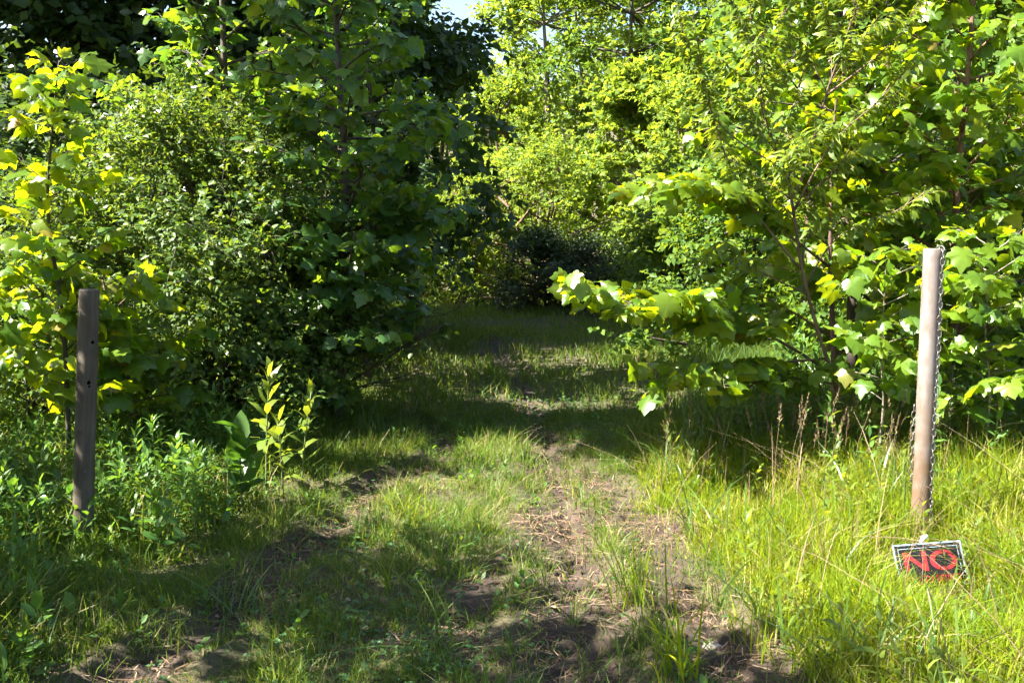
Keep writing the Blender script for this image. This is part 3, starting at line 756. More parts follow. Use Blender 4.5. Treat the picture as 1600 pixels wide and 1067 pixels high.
# ================================================================== POSTS, CHAIN, SIGN
def post_mat(name, stops, streak, rough, bump=.35, spec=.4, metal=0.0, stain=None):
    m, nt, b, out = new_mat(name)
    tc = nt.nodes.new('ShaderNodeTexCoord')
    mp = nt.nodes.new('ShaderNodeMapping'); mp.inputs['Scale'].default_value = streak; nt.links.new(tc.outputs['Object'], mp.inputs[0])
    n1 = nt.nodes.new('ShaderNodeTexNoise'); n1.inputs['Scale'].default_value = 14; n1.inputs['Detail'].default_value = 8; n1.inputs['Roughness'].default_value = .7
    nt.links.new(mp.outputs[0], n1.inputs['Vector'])
    n2 = nt.nodes.new('ShaderNodeTexNoise'); n2.inputs['Scale'].default_value = 4; n2.inputs['Detail'].default_value = 3; nt.links.new(tc.outputs['Object'], n2.inputs['Vector'])
    ad = nt.nodes.new('ShaderNodeMix'); ad.data_type = 'FLOAT'; ad.inputs[0].default_value = .4
    nt.links.new(n1.outputs['Fac'], ad.inputs[2]); nt.links.new(n2.outputs['Fac'], ad.inputs[3])
    r = ramp(nt, stops); nt.links.new(ad.outputs[0], r.inputs[0]); nt.links.new(r.outputs[0], b.inputs['Base Color'])
    if stain:
        sx = nt.nodes.new('ShaderNodeSeparateXYZ'); nt.links.new(tc.outputs['Object'], sx.inputs[0])
        n3 = nt.nodes.new('ShaderNodeTexNoise'); n3.inputs['Scale'].default_value = 9; n3.inputs['Detail'].default_value = 7; nt.links.new(tc.outputs['Object'], n3.inputs['Vector'])
        zz = nt.nodes.new('ShaderNodeMath'); zz.operation = 'MULTIPLY_ADD'; zz.inputs[1].default_value = -.55; zz.inputs[2].default_value = .42; nt.links.new(sx.outputs[2], zz.inputs[0])
        sm = nt.nodes.new('ShaderNodeMath'); sm.operation = 'ADD'; nt.links.new(zz.outputs[0], sm.inputs[0]); nt.links.new(n3.outputs['Fac'], sm.inputs[1])
        mr = nt.nodes.new('ShaderNodeMapRange'); mr.inputs[1].default_value = .45; mr.inputs[2].default_value = .85; mr.inputs[4].default_value = .85; nt.links.new(sm.outputs[0], mr.inputs[0])
        mc = nt.nodes.new('ShaderNodeMix'); mc.data_type = 'RGBA'; mc.inputs[7].default_value = (*stain, 1)
        nt.links.new(mr.outputs[0], mc.inputs[0]); nt.links.new(r.outputs[0], mc.inputs[6]); nt.links.new(mc.outputs[2], b.inputs['Base Color'])
    b.inputs['Roughness'].default_value = rough; b.inputs['Specular IOR Level'].default_value = spec; b.inputs['Metallic'].default_value = metal
    bp = nt.nodes.new('ShaderNodeBump'); bp.inputs['Strength'].default_value = bump; bp.inputs['Distance'].default_value = .004
    nt.links.new(n1.outputs['Fac'], bp.inputs['Height']); nt.links.new(bp.outputs[0], b.inputs['Normal'])
    return m
M['post_wood'] = post_mat('weathered_wood', [(.3, (.035, .028, .02)), (.5, (.08, .066, .05)), (.7, (.15, .128, .10))], (1.5, 1.5, .12), .85, .6, .2)
M['post_pipe'] = post_mat('weathered_grey_pipe', [(.28, (.05, .032, .022)), (.40, (.13, .09, .065)), (.52, (.18, .15, .135)), (.7, (.25, .23, .22))], (1.6, 1.6, .5), .5, .5, .45, .1, (.12, .072, .04))
M['steel'] = plain_mat('galvanised_steel', (.15, .14, .13), .5, .75, .4, 90)
M['hole'] = plain_mat('hole_dark', (.02, .016, .012), .95)
# left post: round weathered wood, a little out of plumb, with bolt holes drilled right through
b0, b1 = G(129, 862), None
LY = b0[1]; b1 = P(139.5, 452, LY); R = .0455
b0[2] = gz(b0)
axis_v = b1 - b0; H = float(np.linalg.norm(axis_v)); ax = Vector(axis_v).normalized()
root = thing('wooden_post', b0, 'round weathered wooden post standing among weeds on the left', 'post')
rng = np.random.default_rng(90)
rows, K = 60, 40
hole_specs = [(H * .802, .10, .0075), (H * .647, .03, .0085)]
bm = bmesh.new(); ring = []
for i in range(rows + 1):
    zz = -.12 + (H + .12) * i / rows
    rr = R * (1 + .012 * math.sin(zz * 9) + .008 * math.sin(zz * 23 + 1)) * (1.03 - .04 * max(zz, 0) / H)
    if i == rows: rr *= .955
    if i == rows - 1: zz = H - .006
    ring.append([bm.verts.new((rr * (1 + .010 * math.sin(5 * a + zz * 2) + .006 * math.sin(11 * a)) * math.cos(a), rr * (1 + .010 * math.sin(5 * a + zz * 2)) * math.sin(a), zz)) for a in [2 * math.pi * j / K for j in range(K)]])
for i in range(rows):
    for j in range(K):
        bm.faces.new((ring[i][j], ring[i][(j + 1) % K], ring[i + 1][(j + 1) % K], ring[i + 1][j])).smooth = True
bm.faces.new(ring[-1]); bm.faces.new(ring[0][::-1])
me = bpy.data.meshes.new('shaft'); bm.to_mesh(me); bm.free(); me.materials.append(M['post_wood'])
shaft = link('shaft', me, None, root)
q = Vector((0, 0, 1)).rotation_difference(ax)
shaft.rotation_mode = 'QUATERNION'; shaft.rotation_quaternion = q
cut_bm = bmesh.new()
for zz, xo, rr in hole_specs + [(H * .633, .045, .0055)]:
    bmesh.ops.create_cone(cut_bm, cap_ends=True, segments=12, radius1=rr, radius2=rr, depth=.3, matrix=Matrix.Translation((xo * R * 4, 0, zz)) @ Matrix.Rotation(math.radians(90 + 2), 4, 'X') @ Matrix.Rotation(math.radians(28), 4, 'Y'))
cme = bpy.data.meshes.new('drill'); cut_bm.to_mesh(cme); cut_bm.free()
cutter = bpy.data.objects.new('drill', cme); COL.objects.link(cutter); cutter.parent = root
cutter.rotation_mode = 'QUATERNION'; cutter.rotation_quaternion = q
md = shaft.modifiers.new('holes', 'BOOLEAN'); md.operation = 'DIFFERENCE'; md.object = cutter; md.solver = 'EXACT'
bpy.context.view_layer.update()
nm = bpy.data.meshes.new_from_object(shaft.evaluated_get(bpy.context.evaluated_depsgraph_get()))
shaft.modifiers.clear(); shaft.data = nm
bpy.data.objects.remove(cutter)
kn = MB()
for rr, dz in ((.0085, 0), (.0045, .001)):
    kn.tube([np.array([math.cos(t) * rr, 0, math.sin(t) * rr * 1.3]) for t in np.linspace(0, 6.283, 15)], .0018, 5, cap=False)
ko = kn.build('knot', M['post_wood'], root); ko.location = Vector(tuple(axis_v * .455)) + Vector((-.006, -R - .0005, 0))
nl = MB()
nl.tube([(0, 0, 0), (0, .012, 0)], .004, 8); no = nl.build('nail', M['steel'], root); no.location = Vector(tuple(axis_v * .30)) + Vector((.022, -R * .90 - .004, 0))

# right post: weathered grey pipe
p0 = G(1437, 846); RY = p0[1]; p1 = P(1459, 388.5, RY); p0[2] = gz(p0)
HR = p1[2] - p0[2]; RR = .0455; tilt = p1 - p0
root = thing('pipe_post', p0, 'tall weathered grey pipe post with a chain, standing in sunlit grass', 'post')
bm = bmesh.new(); prof = [(RR, -.15)] + [(RR * (1 + .006 * math.sin(z * 13)), z) for z in np.linspace(0, HR - .003, 40)] + [(RR - .002, HR), (RR - .006, HR), (RR - .007, HR - .12)]
rings = []
for r_, z_ in prof:
    off = tilt * (z_ / HR)
    rings.append([bm.verts.new((off[0] + r_ * math.cos(a), off[1] + r_ * math.sin(a), z_)) for a in [2 * math.pi * j / 40 for j in range(40)]])
for i in range(len(rings) - 1):
    for j in range(40): bm.faces.new((rings[i][j], rings[i][(j + 1) % 40], rings[i + 1][(j + 1) % 40], rings[i + 1][j])).smooth = True
bm.faces.new(rings[-1])
me = bpy.data.meshes.new('pipe'); bm.to_mesh(me); bm.free()
link('pipe', me, M['post_pipe'], root)
hb = MB(); hb.tube([(0, 0, 0), (.004, -.010, .006), (-.002, -.022, .014)], [.004, .004, .003], 6)
ho = hb.build('hook', M['bark_dark'], root); ho.location = Vector(tuple(tilt * .77)) + Vector((.012, -RR * .96, 0))

# chain: links hanging down the right side of the pipe and a loose end on the left
def link_mesh(L=.030, W=.0105, r=.0027):
    mb = MB(); pts = []
    for t in np.linspace(0, 2 * math.pi, 17)[:-1]:
        c, s = math.cos(t), math.sin(t); pts.append((W * np.sign(c) * abs(c) ** .75 * .9, 0, np.sign(s) * abs(s) ** .9 * (L / 2 + r)))
    pts = np.array(pts); n = len(pts); k = 5; vs, fs = [], []
    for i in range(n):
        t = unit(pts[(i + 1) % n] - pts[i - 1]); u = np.array([0, 1.0, 0]); w = np.cross(t, u)
        for j in range(k): vs.append(pts[i] + r * (math.cos(6.283 * j / k) * u + math.sin(6.283 * j / k) * w))
    fs = [[i * k + j, i * k + (j + 1) % k, ((i + 1) % n) * k + (j + 1) % k, ((i + 1) % n) * k + j] for i in range(n) for j in range(k)]
    me = mesh_from('chain_link', np.array(vs), fs); me.materials.append(M['steel'])
    me.polygons.foreach_set('use_smooth', np.ones(len(me.polygons), bool))
    return me
lme = link_mesh()
def chain(label, pts, pitch=.0335, twist0=0.0, yaw=0.6):
    pts = smooth_path(pts, 60); _, _, tot = along(pts, .5); n = int(tot / pitch)
    rt = thing('chain', pts[0], label, 'chain', None); rg = np.random.default_rng(91)
    for i in range(n):
        c, d, _ = along(pts, (i + .5) / n)
        o = bpy.data.objects.new('chain_link', lme); COL.objects.link(o); o.parent = rt
        z = Vector(-d); o.rotation_mode = 'QUATERNION'
        qd = z.to_track_quat('Z', 'Y') if abs(z.z) < .8 else Vector((0, 0, 1)).rotation_difference(z)
        o.rotation_quaternion = qd @ Matrix.Rotation(yaw + (math.pi / 2 if i % 2 else 0) + rg.uniform(-.2, .2), 4, 'Z').to_quaternion()
        o.location = Vector(tuple(c - pts[0]))
    return rt
def on_pipe(ang, z, off=.007):
    c = p0 + tilt * (z / HR); c = np.array([c[0], c[1], p0[2] + z])
    return c + (RR + off) * np.array([math.sin(ang), -math.cos(ang), 0])
top = p0 + tilt
chain('grey steel chain hanging over the rim down the right of the pipe post', [top + np.array([.012, .005, -.05]), top + np.array([.022, -.012, .008]), on_pipe(.52, HR - .012), on_pipe(.52, HR - .06)] + [on_pipe(.52 + .05 * math.sin(z * 9), z) for z in np.linspace(HR - .12, .03, 9)], yaw=-.62)
chain('short loose chain end hanging at the left of the pipe post', [on_pipe(-1.75, z, .008) for z in (.68, .6, .5, .42, .30)], yaw=1.2)

# sign leaning at the foot of the pipe post
SW, SH = .292, .205
tc_ = P(1447, 848, 4.25)
root = thing('warning_sign', tc_, 'black sign with red lettering tilted in the grass at the pipe post', 'sign')
root.rotation_euler = (math.radians(-28), math.radians(-6), math.radians(-4))
def slab(name, w, h, t, cx, cz, y, mat):
    bm = bmesh.new(); bmesh.ops.create_cube(bm, size=1, matrix=Matrix.Translation((cx, y, cz)) @ Matrix.Diagonal((w, t, h, 1)))
    bmesh.ops.bevel(bm, geom=bm.edges[:], offset=min(t, w, h) * .2, segments=1, affect='EDGES')
    me = bpy.data.meshes.new(name); bm.to_mesh(me); bm.free(); return link(name, me, mat, root)
M['sign_black'] = plain_mat('sign_black', (.008, .008, .010), .75, 0, .3, 20)
M['sign_edge'] = plain_mat('sign_pale_edge', (.15, .20, .22), .6, 0, .15, 40)
M['sign_red'] = plain_mat('sign_red', (.17, .003, .006), .6, 0, .2, 40)
M['sign_black'].node_tree.nodes['Principled BSDF'].inputs['Specular IOR Level'].default_value = .1
slab('panel', SW, SH, .003, 0, -SH / 2, 0, M['sign_black'])
for w, h, cx, cz in ((SW + .002, .008, 0, -.003), (SW + .002, .008, 0, -SH + .003), (.008, SH - .014, -SW / 2 + .003, -SH / 2), (.008, SH - .014, SW / 2 - .003, -SH / 2)):
    slab('border', w, h, .005, cx, cz, 0, M['sign_edge'])
i_ = .020
for w, h, cx, cz in ((SW - 2 * i_ + .003, .003, 0, -i_), (SW - 2 * i_ + .003, .003, 0, -SH + i_), (.003, SH - 2 * i_ - .004, -SW / 2 + i_, -SH / 2), (.003, SH - 2 * i_ - .004, SW / 2 - i_, -SH / 2)):
    slab('line', w, h, .0012, cx, cz, -.0021, M['sign_edge'])
def letters(txt, size, x, z, sx=1.0):
    cu = bpy.data.curves.new('lettering', 'FONT'); cu.body = txt; cu.size = size; cu.align_x = 'CENTER'; cu.extrude = .0008; cu.offset = size * .022
    t = bpy.data.objects.new('tmp', cu); COL.objects.link(t); bpy.context.view_layer.update()
    me = bpy.data.meshes.new_from_object(t.evaluated_get(bpy.context.evaluated_depsgraph_get())); bpy.data.objects.remove(t)
    o = link('lettering', me, M['sign_red'], root); o.rotation_euler = (math.radians(90), 0, 0); o.location = (x, -.0024, z); o.scale = (sx, 1, 1)
letters('NO', .118, 0, -.118, 1.25)
letters('TRESPASSING', .046, 0, -.172, .86)
M['tie'] = plain_mat('white_tie', (.7, .7, .72), .5)
tg = MB(); tg.tube([(-.02, .004, .004), (-.008, -.003, .022), (.012, -.001, .030)], [.009, .011, .007], 6); tg.build('tie', M['tie'], root)

# ================================================================== GRASS AND WEEDS
def blades(name, x, y, h, w, rng, mat, lean=.45, levels=3, z0=None, sink=.01, parent=None, origin=(0, 0, 0), droopy=.5):
    n = len(x); z = ground_fine(x, y) - sink if z0 is None else z0
    a = rng.uniform(0, 6.283, n); ld = np.stack([np.cos(a), np.sin(a), np.zeros(n)], -1)
    f = rng.uniform(0, 6.283, n); wd = np.stack([np.cos(f), np.sin(f), np.zeros(n)], -1)
    le = np.abs(rng.normal(0, lean, n)); cu = rng.uniform(0, droopy, n) * (le + .2)
    base = np.stack([x, y, z], -1); V = np.zeros((n, 2 * levels + 1, 3))
    for k in range(levels + 1):
        s = k / levels
        c = base + np.array([0, 0, 1.0]) * (h * (s - cu * s ** 2.2 * .8))[:, None] + ld * (h * (le * s * .6 + le * 1.1 * s ** 2))[:, None]
        ww = (w * (1 - .25 * s - .3 * s * s) / 2)[:, None] * wd
        if k < levels: V[:, 2 * k] = c - ww; V[:, 2 * k + 1] = c + ww
        else: V[:, 2 * levels] = c
    fs = []
    for k in range(levels - 1): fs += [(2 * k, 2 * k + 1, 2 * k + 3), (2 * k, 2 * k + 3, 2 * k + 2)]
    fs.append((2 * levels - 2, 2 * levels - 1, 2 * levels))
    F = (np.array(fs)[None] + (np.arange(n) * (2 * levels + 1))[:, None, None]).reshape(-1, 3)
    return link(name, mesh_from(name, V.reshape(-1, 3) - np.asarray(origin), F), mat, parent)
def scatter(rng, n, x0, x1, y0, y1, dens):
    x = rng.uniform(x0, x1, n); y = rng.uniform(y0, y1, n)
    px, py, dep = project(np.stack([x, y, np.full(n, .15)], -1))
    k = (px > -380) & (px < 1980) & (py < 1350)
    x, y = x[k], y[k]
    k = rng.uniform(0, 1, len(x)) < dens(x, y)
    return x[k], y[k]
def right_edge(y):          # where the tall grass on the right begins
    return np.interp(y, [2.5, 3.4, 4.0, 4.6, 5.3, 6.2, 7.0, 8.5, 11, 16], [1.0, .92, .82, .72, .66, .78, .95, 1.5, 1.9, 1.6])
def left_edge(y):           # where the weeds on the left begin
    return np.interp(y, [2.5, 3.4, 4.2, 5.0, 6.0, 7.0, 8.0], [-1.45, -1.6, -1.5, -1.35, -1.3, -1.25, -1.2])
rng = np.random.default_rng(100)
x, y = scatter(rng, 138000, .4, 5.0, 2.2, 7.2, lambda x, y: np.clip((x - right_edge(y) + .12 * noise(x, y, 3, 2)) / .25, 0, 1) * (1 - .8 * soil_mask(x, y)) * np.clip(.75 + .35 * noise(x, y, 1.6, 3), .25, 1))
h = (.11 + .15 * np.clip((x - right_edge(y)) / .9, 0, 1) * np.clip(.75 + .6 * noise(x, y, 2.2, 11), .3, 1.4)) * (1 - .70 * np.exp(-((x - 1.80) / .27) ** 4 - ((y - 4.0) / .62) ** 4)) * rng.uniform(.5, 1.35, len(x)) * (1 + .2 * noise(x, y, 1.3, 4))
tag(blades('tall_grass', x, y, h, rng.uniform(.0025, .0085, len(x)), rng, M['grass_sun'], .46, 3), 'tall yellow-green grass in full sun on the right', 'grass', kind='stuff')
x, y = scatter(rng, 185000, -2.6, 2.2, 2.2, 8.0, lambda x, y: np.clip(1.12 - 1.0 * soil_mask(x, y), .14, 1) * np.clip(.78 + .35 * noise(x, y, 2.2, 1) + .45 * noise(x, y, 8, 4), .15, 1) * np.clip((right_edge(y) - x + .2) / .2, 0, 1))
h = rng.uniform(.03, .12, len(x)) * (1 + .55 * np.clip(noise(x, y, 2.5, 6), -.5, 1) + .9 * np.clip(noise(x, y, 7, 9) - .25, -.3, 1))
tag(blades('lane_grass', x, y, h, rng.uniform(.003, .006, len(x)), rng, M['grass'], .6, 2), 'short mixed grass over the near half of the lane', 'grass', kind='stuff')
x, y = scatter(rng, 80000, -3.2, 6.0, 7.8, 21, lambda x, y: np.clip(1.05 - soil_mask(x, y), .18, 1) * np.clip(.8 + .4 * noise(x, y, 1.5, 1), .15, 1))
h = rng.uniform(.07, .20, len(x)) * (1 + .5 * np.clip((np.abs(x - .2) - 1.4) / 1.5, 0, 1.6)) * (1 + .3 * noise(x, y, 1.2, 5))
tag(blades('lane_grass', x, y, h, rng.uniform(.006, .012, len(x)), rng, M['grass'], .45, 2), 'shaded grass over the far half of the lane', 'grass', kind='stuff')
x, y = scatter(rng, 45000, 1.2, 7.0, 6.2, 10.5, lambda x, y: np.clip((x - right_edge(y)) / .5, 0, 1) * .8)
h = rng.uniform(.15, .45, len(x))
tag(blades('undergrowth_grass', x, y, h, rng.uniform(.006, .012, len(x)), rng, M['tuft'], .45, 2), 'deep green grass under the right-hand trees', 'grass', kind='stuff')
x, y = scatter(rng, 45000, -5.0, -1.1, 2.2, 8.2, lambda x, y: np.clip((left_edge(y) - x) / .3, 0, 1) * .8)
h = rng.uniform(.10, .34, len(x)) * (1 - .80 * np.exp(-((x + .432 * y) / .20) ** 4 - ((y - 3.8) / .68) ** 4))
tag(blades('undergrowth_grass', x, y, h, rng.uniform(.005, .010, len(x)), rng, M['grass'], .5, 2), 'grass growing between the weeds on the left', 'grass', kind='stuff')

rng = np.random.default_rng(106)
x, y = scatter(rng, 9000, .8, 5.0, 2.4, 6.8, lambda x, y: np.clip((x - right_edge(y)) / .3, 0, 1) * np.clip(.3 + .9 * noise(x, y, 2.9, 7), 0, 1))
tag(blades('broad_grass', x, y, rng.uniform(.12, .38, len(x)) * (1 - .6 * np.exp(-((x - 1.76) / .27) ** 4 - ((y - 3.95) / .62) ** 4)), rng.uniform(.008, .014, len(x)), rng, M['tuft'], .5, 4, droopy=.8), 'broad-bladed green grass in clumps among the tall grass', 'grass', kind='stuff')
rng = np.random.default_rng(105)
x, y = scatter(rng, 1500, .7, 5.0, 2.4, 6.8, lambda x, y: np.clip((x - right_edge(y)) / .3, 0, 1))
tag(blades('dry_grass', x, y, rng.uniform(.25, .62, len(x)), rng.uniform(.002, .005, len(x)), rng, M['straw'], .8, 4, droopy=.9), 'pale dry bent grass stems scattered through the tall grass', 'grass', kind='stuff')
# leafy weeds on the left: stalks with whorled narrow leaves
def weeds(name, label, x, y, hh, rng, mat, T, leaf, per_m, stem_r=.0022):
    n = len(x); z = ground_fine(x, y)
    lean = rng.normal(0, .20, (n, 2)); pos, yd, nd, sz = [], [], [], []
    sv, sf = [], []
    for i in range(n):
        b = np.array([x[i], y[i], z[i] - .01]); tp = b + np.array([lean[i, 0] * hh[i], lean[i, 1] * hh[i], hh[i]])
        o = len(sv) * 6
        u, w = np.array([stem_r, 0, 0]), np.array([-.5 * stem_r, .87 * stem_r, 0])
        sv.append(np.array([b + u, b + w, b - u - w, tp + u * .4, tp + w * .4, tp - (u + w) * .4]))
        sf += [(o, o + 1, o + 4), (o, o + 4, o + 3), (o + 1, o + 2, o + 5), (o + 1, o + 5, o + 4), (o + 2, o, o + 3), (o + 2, o + 3, o + 5)]
        m = max(5, int(hh[i] * per_m)); t = np.linspace(.15, 1, m); a = np.arange(m) * 2.2 + rng.uniform(0, 6.28)
        pos.append(b + (tp - b) * t[:, None])
        el = .15 + .9 * t ** 3 + rng.normal(0, .15, m)
        yd.append(np.stack([np.cos(a) * np.cos(el), np.sin(a) * np.cos(el), np.sin(el)], -1))
        nd.append(np.stack([-np.cos(a) * .3, -np.sin(a) * .3, np.ones(m)], -1) + rng.normal(0, .15, (m, 3)))
        sz.append(leaf * (1 - .35 * np.abs(t - .6)) * rng.uniform(.7, 1.2, m))
    pos, yd, nd, sz = map(np.concatenate, (pos, yd, nd, sz))
    lm = leaf_mesh(name, T, pos, yd, nd, sz, rng)
    o = link(name, lm, mat); tag(o, label, 'weeds', kind='stuff')
    s = link('stems', mesh_from('stems', np.concatenate(sv), np.array(sf)), M['stem'], o); tag(s, kind='stuff')
    return o
rng = np.random.default_rng(110)
x, y = scatter(rng, 2300, -4.4, -1.0, 2.9, 7.3, lambda x, y: np.clip((left_edge(y) - x + .1 * noise(x, y, 3)) / .35, 0, 1) * np.clip(.75 + .4 * noise(x, y, 1.4, 5), .2, 1))
hh = rng.uniform(.10, .46, len(x)) * np.interp(y, [3, 4.4, 5.2, 6.5], [.6, .65, .9, .8]) * np.clip(1 + .5 * noise(x, y, 2.6, 12), .45, 1.4) * (1 - .80 * np.exp(-((x + .432 * y) / .20) ** 4 - ((y - 3.8) / .68) ** 4))
weeds('goldenrod_weeds', 'dense green leafy goldenrod weeds around the wooden post', x, y, hh, rng, M['weed'], T_lance(.12), .085, 78)
x, y = scatter(rng, 700, -4.4, -1.0, 2.9, 7.3, lambda x, y: np.clip((left_edge(y) - x + .15) / .35, 0, 1) * np.clip(.5 + .8 * noise(x, y, 2.1, 9), 0, 1))
weeds('broadleaf_weeds', 'broader-leaved low weeds mixed among the goldenrod on the left', x, y, rng.uniform(.08, .34, len(x)) * (1 - .80 * np.exp(-((x + .432 * y) / .20) ** 4 - ((y - 3.8) / .68) ** 4)), rng, M['broad'], OVATE, .085, 40)
x, y = scatter(rng, 700, .8, 5.0, 2.5, 6.6, lambda x, y: np.clip((x - right_edge(y)) / .3, 0, 1) * np.clip(.35 + .8 * noise(x, y, 1.7, 6), .05, 1))
weeds('verge_weeds', 'small leafy weeds standing in the sunlit tall grass', x, y, rng.uniform(.10, .32, len(x)) * (1 - .6 * np.exp(-((x - 1.76) / .27) ** 4 - ((y - 3.95) / .62) ** 4)), rng, M['poke'], T_lance(.14), .075, 46, .0016)
x, y = scatter(rng, 500, 1.6, 6.5, 5.2, 9.0, lambda x, y: np.clip((x - right_edge(y) - .6) / .6, 0, 1) * np.clip((y - 5.2) / .8, .1, 1))
weeds('thicket_weeds', 'green leafy weeds at the foot of the right-hand trees', x, y, rng.uniform(.25, .7, len(x)), rng, M['weed'], LANCE_WIDE, .10, 42)
x, y = scatter(rng, 900, -1.8, 2.0, 2.6, 9.0, lambda x, y: np.clip(.8 - soil_mask(x, y), .05, 1) * np.clip(.3 + .5 * noise(x, y, 1.8, 7), 0, 1))
weeds('lane_weeds', 'small leafy weeds sprouting in the lane grass', x, y, rng.uniform(.04, .11, len(x)), rng, M['weed'], OVATE, .045, 70, .0012)
# clover patches
rng = np.random.default_rng(112)
def near_patch(x, y):
    d = np.zeros(x.shape)
    for (px, py), r in (((610, 845), .35), ((560, 990), .45), ((640, 1000), .3), ((700, 660), .6), ((950, 690), .4), ((880, 640), .5), ((740, 620), .5), ((640, 1040), .3)):
        g = G(px, py); d = np.maximum(d, np.exp(-((x - g[0]) ** 2 + (y - g[1]) ** 2) / (r * r)))
    return d
x, y = scatter(rng, 26000, -2, 2, 2.5, 9, lambda x, y: near_patch(x, y) * .55 + .01)
n = len(x); k3 = np.repeat(np.arange(n), 3); a = np.repeat(rng.uniform(0, 6.28, n), 3) + np.tile([0, 2.09, 4.19], n)
zc = ground_fine(x, y) + rng.uniform(.015, .055, n)
pos = np.stack([x[k3], y[k3], zc[k3]], -1); yd = np.stack([np.cos(a), np.sin(a), np.full(3 * n, .1)], -1)
nd = np.repeat(np.array([0, 0, 1.0]) + rng.normal(0, .25, (n, 3)), 3, 0)
tag(link('clover', leaf_mesh('clover', T_ovate(.42), pos, yd, nd, rng.uniform(.012, .02, 3 * n), rng), M['clover']), 'small clover patches in the lane', 'clover', kind='stuff')
# dry straw and needles on the bare tracks
rng = np.random.default_rng(113)
x, y = scatter(rng, 75000, -2.6, 2.4, 2.3, 9, lambda x, y: np.clip(.10 + .75 * soil_mask(x, y), 0, 1) * np.clip(.6 + .6 * noise(x, y, 2.8, 8), .08, 1))
n = len(x); a = rng.uniform(0, 6.28, n); L_ = rng.uniform(.03, .14, n); w = rng.uniform(.0008, .0022, n); c = rng.normal(0, .25, n)
z = ground_fine(x, y); V = np.zeros((n, 6, 3))
for k in range(3):
    t = k / 2 - .5; aa = a + c * t
    cx, cy = x + np.cos(aa) * L_ * t, y + np.sin(aa) * L_ * t
    cz = z + .004 + rng.uniform(0, .014, n) + (.25 * (.25 - t * t)) * .03
    V[:, 2 * k] = np.stack([cx - np.sin(aa) * w, cy + np.cos(aa) * w, cz], -1); V[:, 2 * k + 1] = np.stack([cx + np.sin(aa) * w, cy - np.cos(aa) * w, cz + w * .5], -1)
F = (np.array([(0, 1, 3), (0, 3, 2), (2, 3, 5), (2, 5, 4)])[None] + (np.arange(n) * 6)[:, None, None]).reshape(-1, 3)
tag(link('dry_litter', mesh_from('dry_litter', V.reshape(-1, 3), F), M['straw']), 'dry straw and plant litter over the bare tracks', 'litter', kind='stuff')
# fallen leaf bits
x, y = scatter(rng, 1600, -2.4, 2.2, 2.4, 9, lambda x, y: .1 + .8 * soil_mask(x, y)); n = len(x)
pos = np.stack([x, y, ground_fine(x, y) + .008], -1); a = rng.uniform(0, 6.28, n)
tag(link('leaf_litter', leaf_mesh('leaf_litter', LOBED, pos, np.stack([np.cos(a), np.sin(a), rng.normal(0, .2, n)], -1), np.array([0, 0, 1.0]) + rng.normal(0, .3, (n, 3)), rng.uniform(.015, .045, n), rng, (.5, 2.5)), M['straw']), 'small dead brown leaves on the bare tracks', 'litter', kind='stuff')

# single grass tufts
def tuft(label, px, py, n, h, w, spread, rng, mat='tuft', lean=.7, droopy=.9, cat='grass tuft'):
    g = G(px, py); g[2] = gz(g)
    rt = thing('grass_tuft', g, label, cat)
    for i in range(n):
        x = np.array([g[0] + rng.normal(0, spread)]); y = np.array([g[1] + rng.normal(0, spread)])
        blades('blade', x, y, np.array([h * rng.uniform(.6, 1.25)]), np.array([w * rng.uniform(.7, 1.2)]), rng, M[mat], lean, 6, np.array([g[2] - .012]), parent=rt, origin=g, droopy=droopy)
rng = np.random.default_rng(120)
tuft('broad dark tuft of arching grass left of the lane', 370, 950, 34, .26, .008, .05, rng)
tuft('tuft of arching blue-green blades at the bottom centre', 685, 1015, 26, .26, .008, .05, rng)
tuft('low spidery grass tuft in the middle wheel track', 895, 955, 16, .17, .008, .02, rng, lean=1.0)
tuft('tall upright grass clump between the two wheel tracks', 1000, 950, 38, .30, .006, .045, rng, 'grass_sun', .28, .4)
tuft('bright tall grass clump at the bottom right of the lane', 1065, 1070, 30, .34, .008, .04, rng, 'grass_sun', .4, .5)
tuft('small bright tuft in the lane grass left of centre', 608, 925, 9, .17, .010, .012, rng, 'poke', .25, .3)
tuft('pale bushy tuft at the sunlit lane edge below the tall weed', 545, 745, 70, .17, .004, .07, rng, 'grass', .7, .6)
tuft('green tuft at the near end of the sunlit patch', 650, 815, 40, .20, .006, .05, rng, 'grass_sun', .5, .6)
tuft('dark arching tuft in the shade at the left lane edge', 580, 690, 44, .34, .008, .07, rng, 'tuft', .7, .8)

# brown seed heads on tall stalks at the right
rng = np.random.default_rng(125)
sh = MB(); hp, hy, hn, hs = [], [], [], []
for i in range(70):
    px = rng.uniform(1180, 1420) if i < 45 else rng.uniform(1040, 1600); Yd = rng.uniform(5.4, 6.4)
    g = onground(px, Yd); h = rng.uniform(.35, .62); a = rng.uniform(0, 6.28); le = rng.uniform(.02, .22)
    tp = g + np.array([math.cos(a) * le * h, math.sin(a) * le * h, h]); mid = (g + tp) / 2 - np.array([math.cos(a), math.sin(a), 0]) * le * h * .2
    sh.tube([g, mid, tp], [.0016, .0013, .0008], 3, cap=False)
    d = unit(tp - mid)
    for j in range(26):
        t = j / 26; q = tp - d * .12 * (1 - t); b = rng.uniform(0, 6.28)
        hp.append(q); hy.append(unit(np.array([math.cos(b), math.sin(b), 0]) * (.7 - .5 * t) + d)); hn.append(rng.normal(0, 1, 3)); hs.append(.022 * (1.1 - .6 * t) * rng.uniform(.6, 1.3))
o = sh.build('seed_grass', M['stem_dry']); tag(o, 'tall grass stalks with reddish-brown seed heads below the willow', 'seed grass', kind='stuff')
s = link('seed_heads', leaf_mesh('seed_heads', T_ovate(.2), np.array(hp), np.array(hy), np.array(hn), np.array(hs), rng), M['seed'], o); tag(s, kind='stuff')

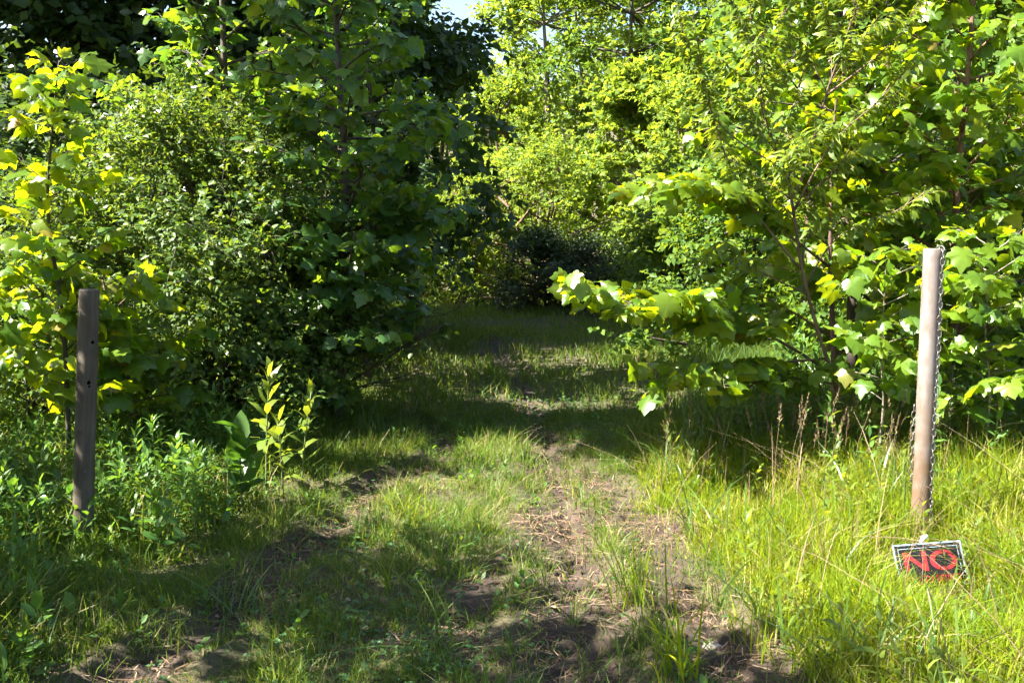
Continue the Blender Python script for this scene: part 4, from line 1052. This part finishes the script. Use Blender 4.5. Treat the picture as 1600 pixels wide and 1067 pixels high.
# single tall weeds
def stalk_plant(name, label, base, hgt, nleaf, leaf, T, key, mat, rng, lean=(0, 0), r=.004, el=(.2, .9), t0=.3, cat='weed'):
    base = np.array(base, float); rt = thing(name, base, label, cat)
    ts = np.linspace(0, 1, 8); pts = np.stack([base[0] + lean[0] * hgt * ts ** 1.5, base[1] + lean[1] * hgt * ts ** 1.5, base[2] - .02 + (hgt + .02) * ts], -1)
    st = MB(); st.tube(pts, r * np.linspace(1, .4, 8), 6); st.build('stem', M['stem'], rt, base)
    x_ = []
    for i in range(nleaf):
        t = t0 + (1 - t0) * i / max(nleaf - 1, 1); p, d, _ = along(pts, min(t, .999)); a = i * 2.4 + rng.uniform(-.3, .3); e = el[0] + (el[1] - el[0]) * t ** 2 + rng.normal(0, .12)
        x_.append((p, np.array([math.cos(a) * math.cos(e), math.sin(a) * math.cos(e), math.sin(e)]), np.array([-math.cos(a) * .4, -math.sin(a) * .4, 1.0]) + rng.normal(0, .2, 3), leaf * rng.uniform(.75, 1.15) * (1 - .35 * t)))
    A = [np.array(v) for v in zip(*x_)]
    single_leaves(rt, key, T, mat, A[0], A[1], A[2], A[3], rng, 300, min_px=0)
    return rt
rng = np.random.default_rng(130)
LP = T_lance(.16)
stalk_plant('pokeweed', 'tallest bright yellow-green weed at the left lane edge', onground(408, 5.5),   .68, 20, .20, LP, 'poke', M['poke'], rng, (.05, 0), .007, (.3, 1.25), .3)
stalk_plant('pokeweed', 'second bright weed, right of the tallest one', onground(465, 5.6), .56, 17, .18, LP, 'poke', M['poke'], rng, (.12, 0), .006, (.3, 1.2), .3)
stalk_plant('pokeweed', 'short bright weed between the two tall ones', onground(435, 5.4), .42, 14, .16, LP, 'poke', M['poke'], rng, (-.05, 0), .005, (.3, 1.1), .3)
stalk_plant('burdock', 'broad-leaved burdock in front of the bright weeds', onground(368, 5.15), .42, 13, .20, HEART, 'burdock', M['broad'], rng, (0, 0), .008, (.35, 1.0), .25)
stalk_plant('milkweed', 'single upright milkweed stalk in the sunlit tall grass', onground(1297, 4.55), .42, 9, .11, LP, 'poke', M['tuft'], rng, (.02, 0), .004, (.3, .9), .3)
stalk_plant('dock_seedling', 'small bright seedling by the bushy tuft at the lane edge', onground(563, 6.15), .13, 5, .06, HEART, 'seedling', M['poke'], rng, (0, 0), .002, (.5, 1.0), .4)
stalk_plant('dock_seedling', 'small bright seedling in the lower centre grass', onground(655, 3.95), .10, 5, .05, HEART, 'seedling', M['poke'], rng, (0, 0), .002, (.5, 1.0), .4)
# dry leaning stems
for label, a, b_, r in (('thin dead stalk leaning right behind the weeds', P(258, 555, 6.4), onground(300, 6.3), .004), ('bare dry stalk in front of the dark thicket', P(445, 590, 7.2), onground(444, 7.2), .004),
                        ('pale dry straw stalk bent across the grass at the sign', P(1335, 838, 4.3), P(1490, 858, 4.2), .002)):
    st = MB(); b_ = np.array(b_, float); mid = (a + b_) / 2 + np.array([.01, 0, .02]); pts = smooth_path([b_, mid, a], 8)
    st.tube(pts, r * np.linspace(1, .5, 8), 5); o = st.build('dry_stalk', M['stem_dry'], None, b_); o.location = tuple(b_); tag(o, label, 'stalk')
# stones
M['stone'] = plain_mat('pale_stone', (.30, .27, .24), .8, 0, .3, 30)
rng = np.random.default_rng(140)
for label, px, py, s in (('pale flat stone lying in the shaded lane grass', 688, 586, .07), ('grey stone in the right wheel track near the bottom', 1112, 995, .035), ('brown clod in the left wheel track', 595, 793, .04)):
    g = G(px, py); g[2] = gz(g)
    bm = bmesh.new(); bmesh.ops.create_icosphere(bm, subdivisions=3, radius=1)
    for v in bm.verts:
        n_ = v.co.normalized(); v.co = n_ * (1 + .16 * math.sin(3 * n_.x + 5 * n_.y + px) + .09 * math.sin(9 * n_.z + 7 * n_.x)); v.co.x *= s; v.co.y *= s * .7; v.co.z *= s * .42
    me = bpy.data.meshes.new('stone'); bm.to_mesh(me); bm.free()
    o = link('stone', me, M['stone'] if 'clod' not in label else M['soil'], None, tuple(g + np.array([0, 0, s * .15])), smooth=True); tag(o, label, 'stone')
print('objects', len(bpy.data.objects), 'mesh tris', sum(len(me.loops) - 2 * len(me.polygons) for me in bpy.data.meshes))
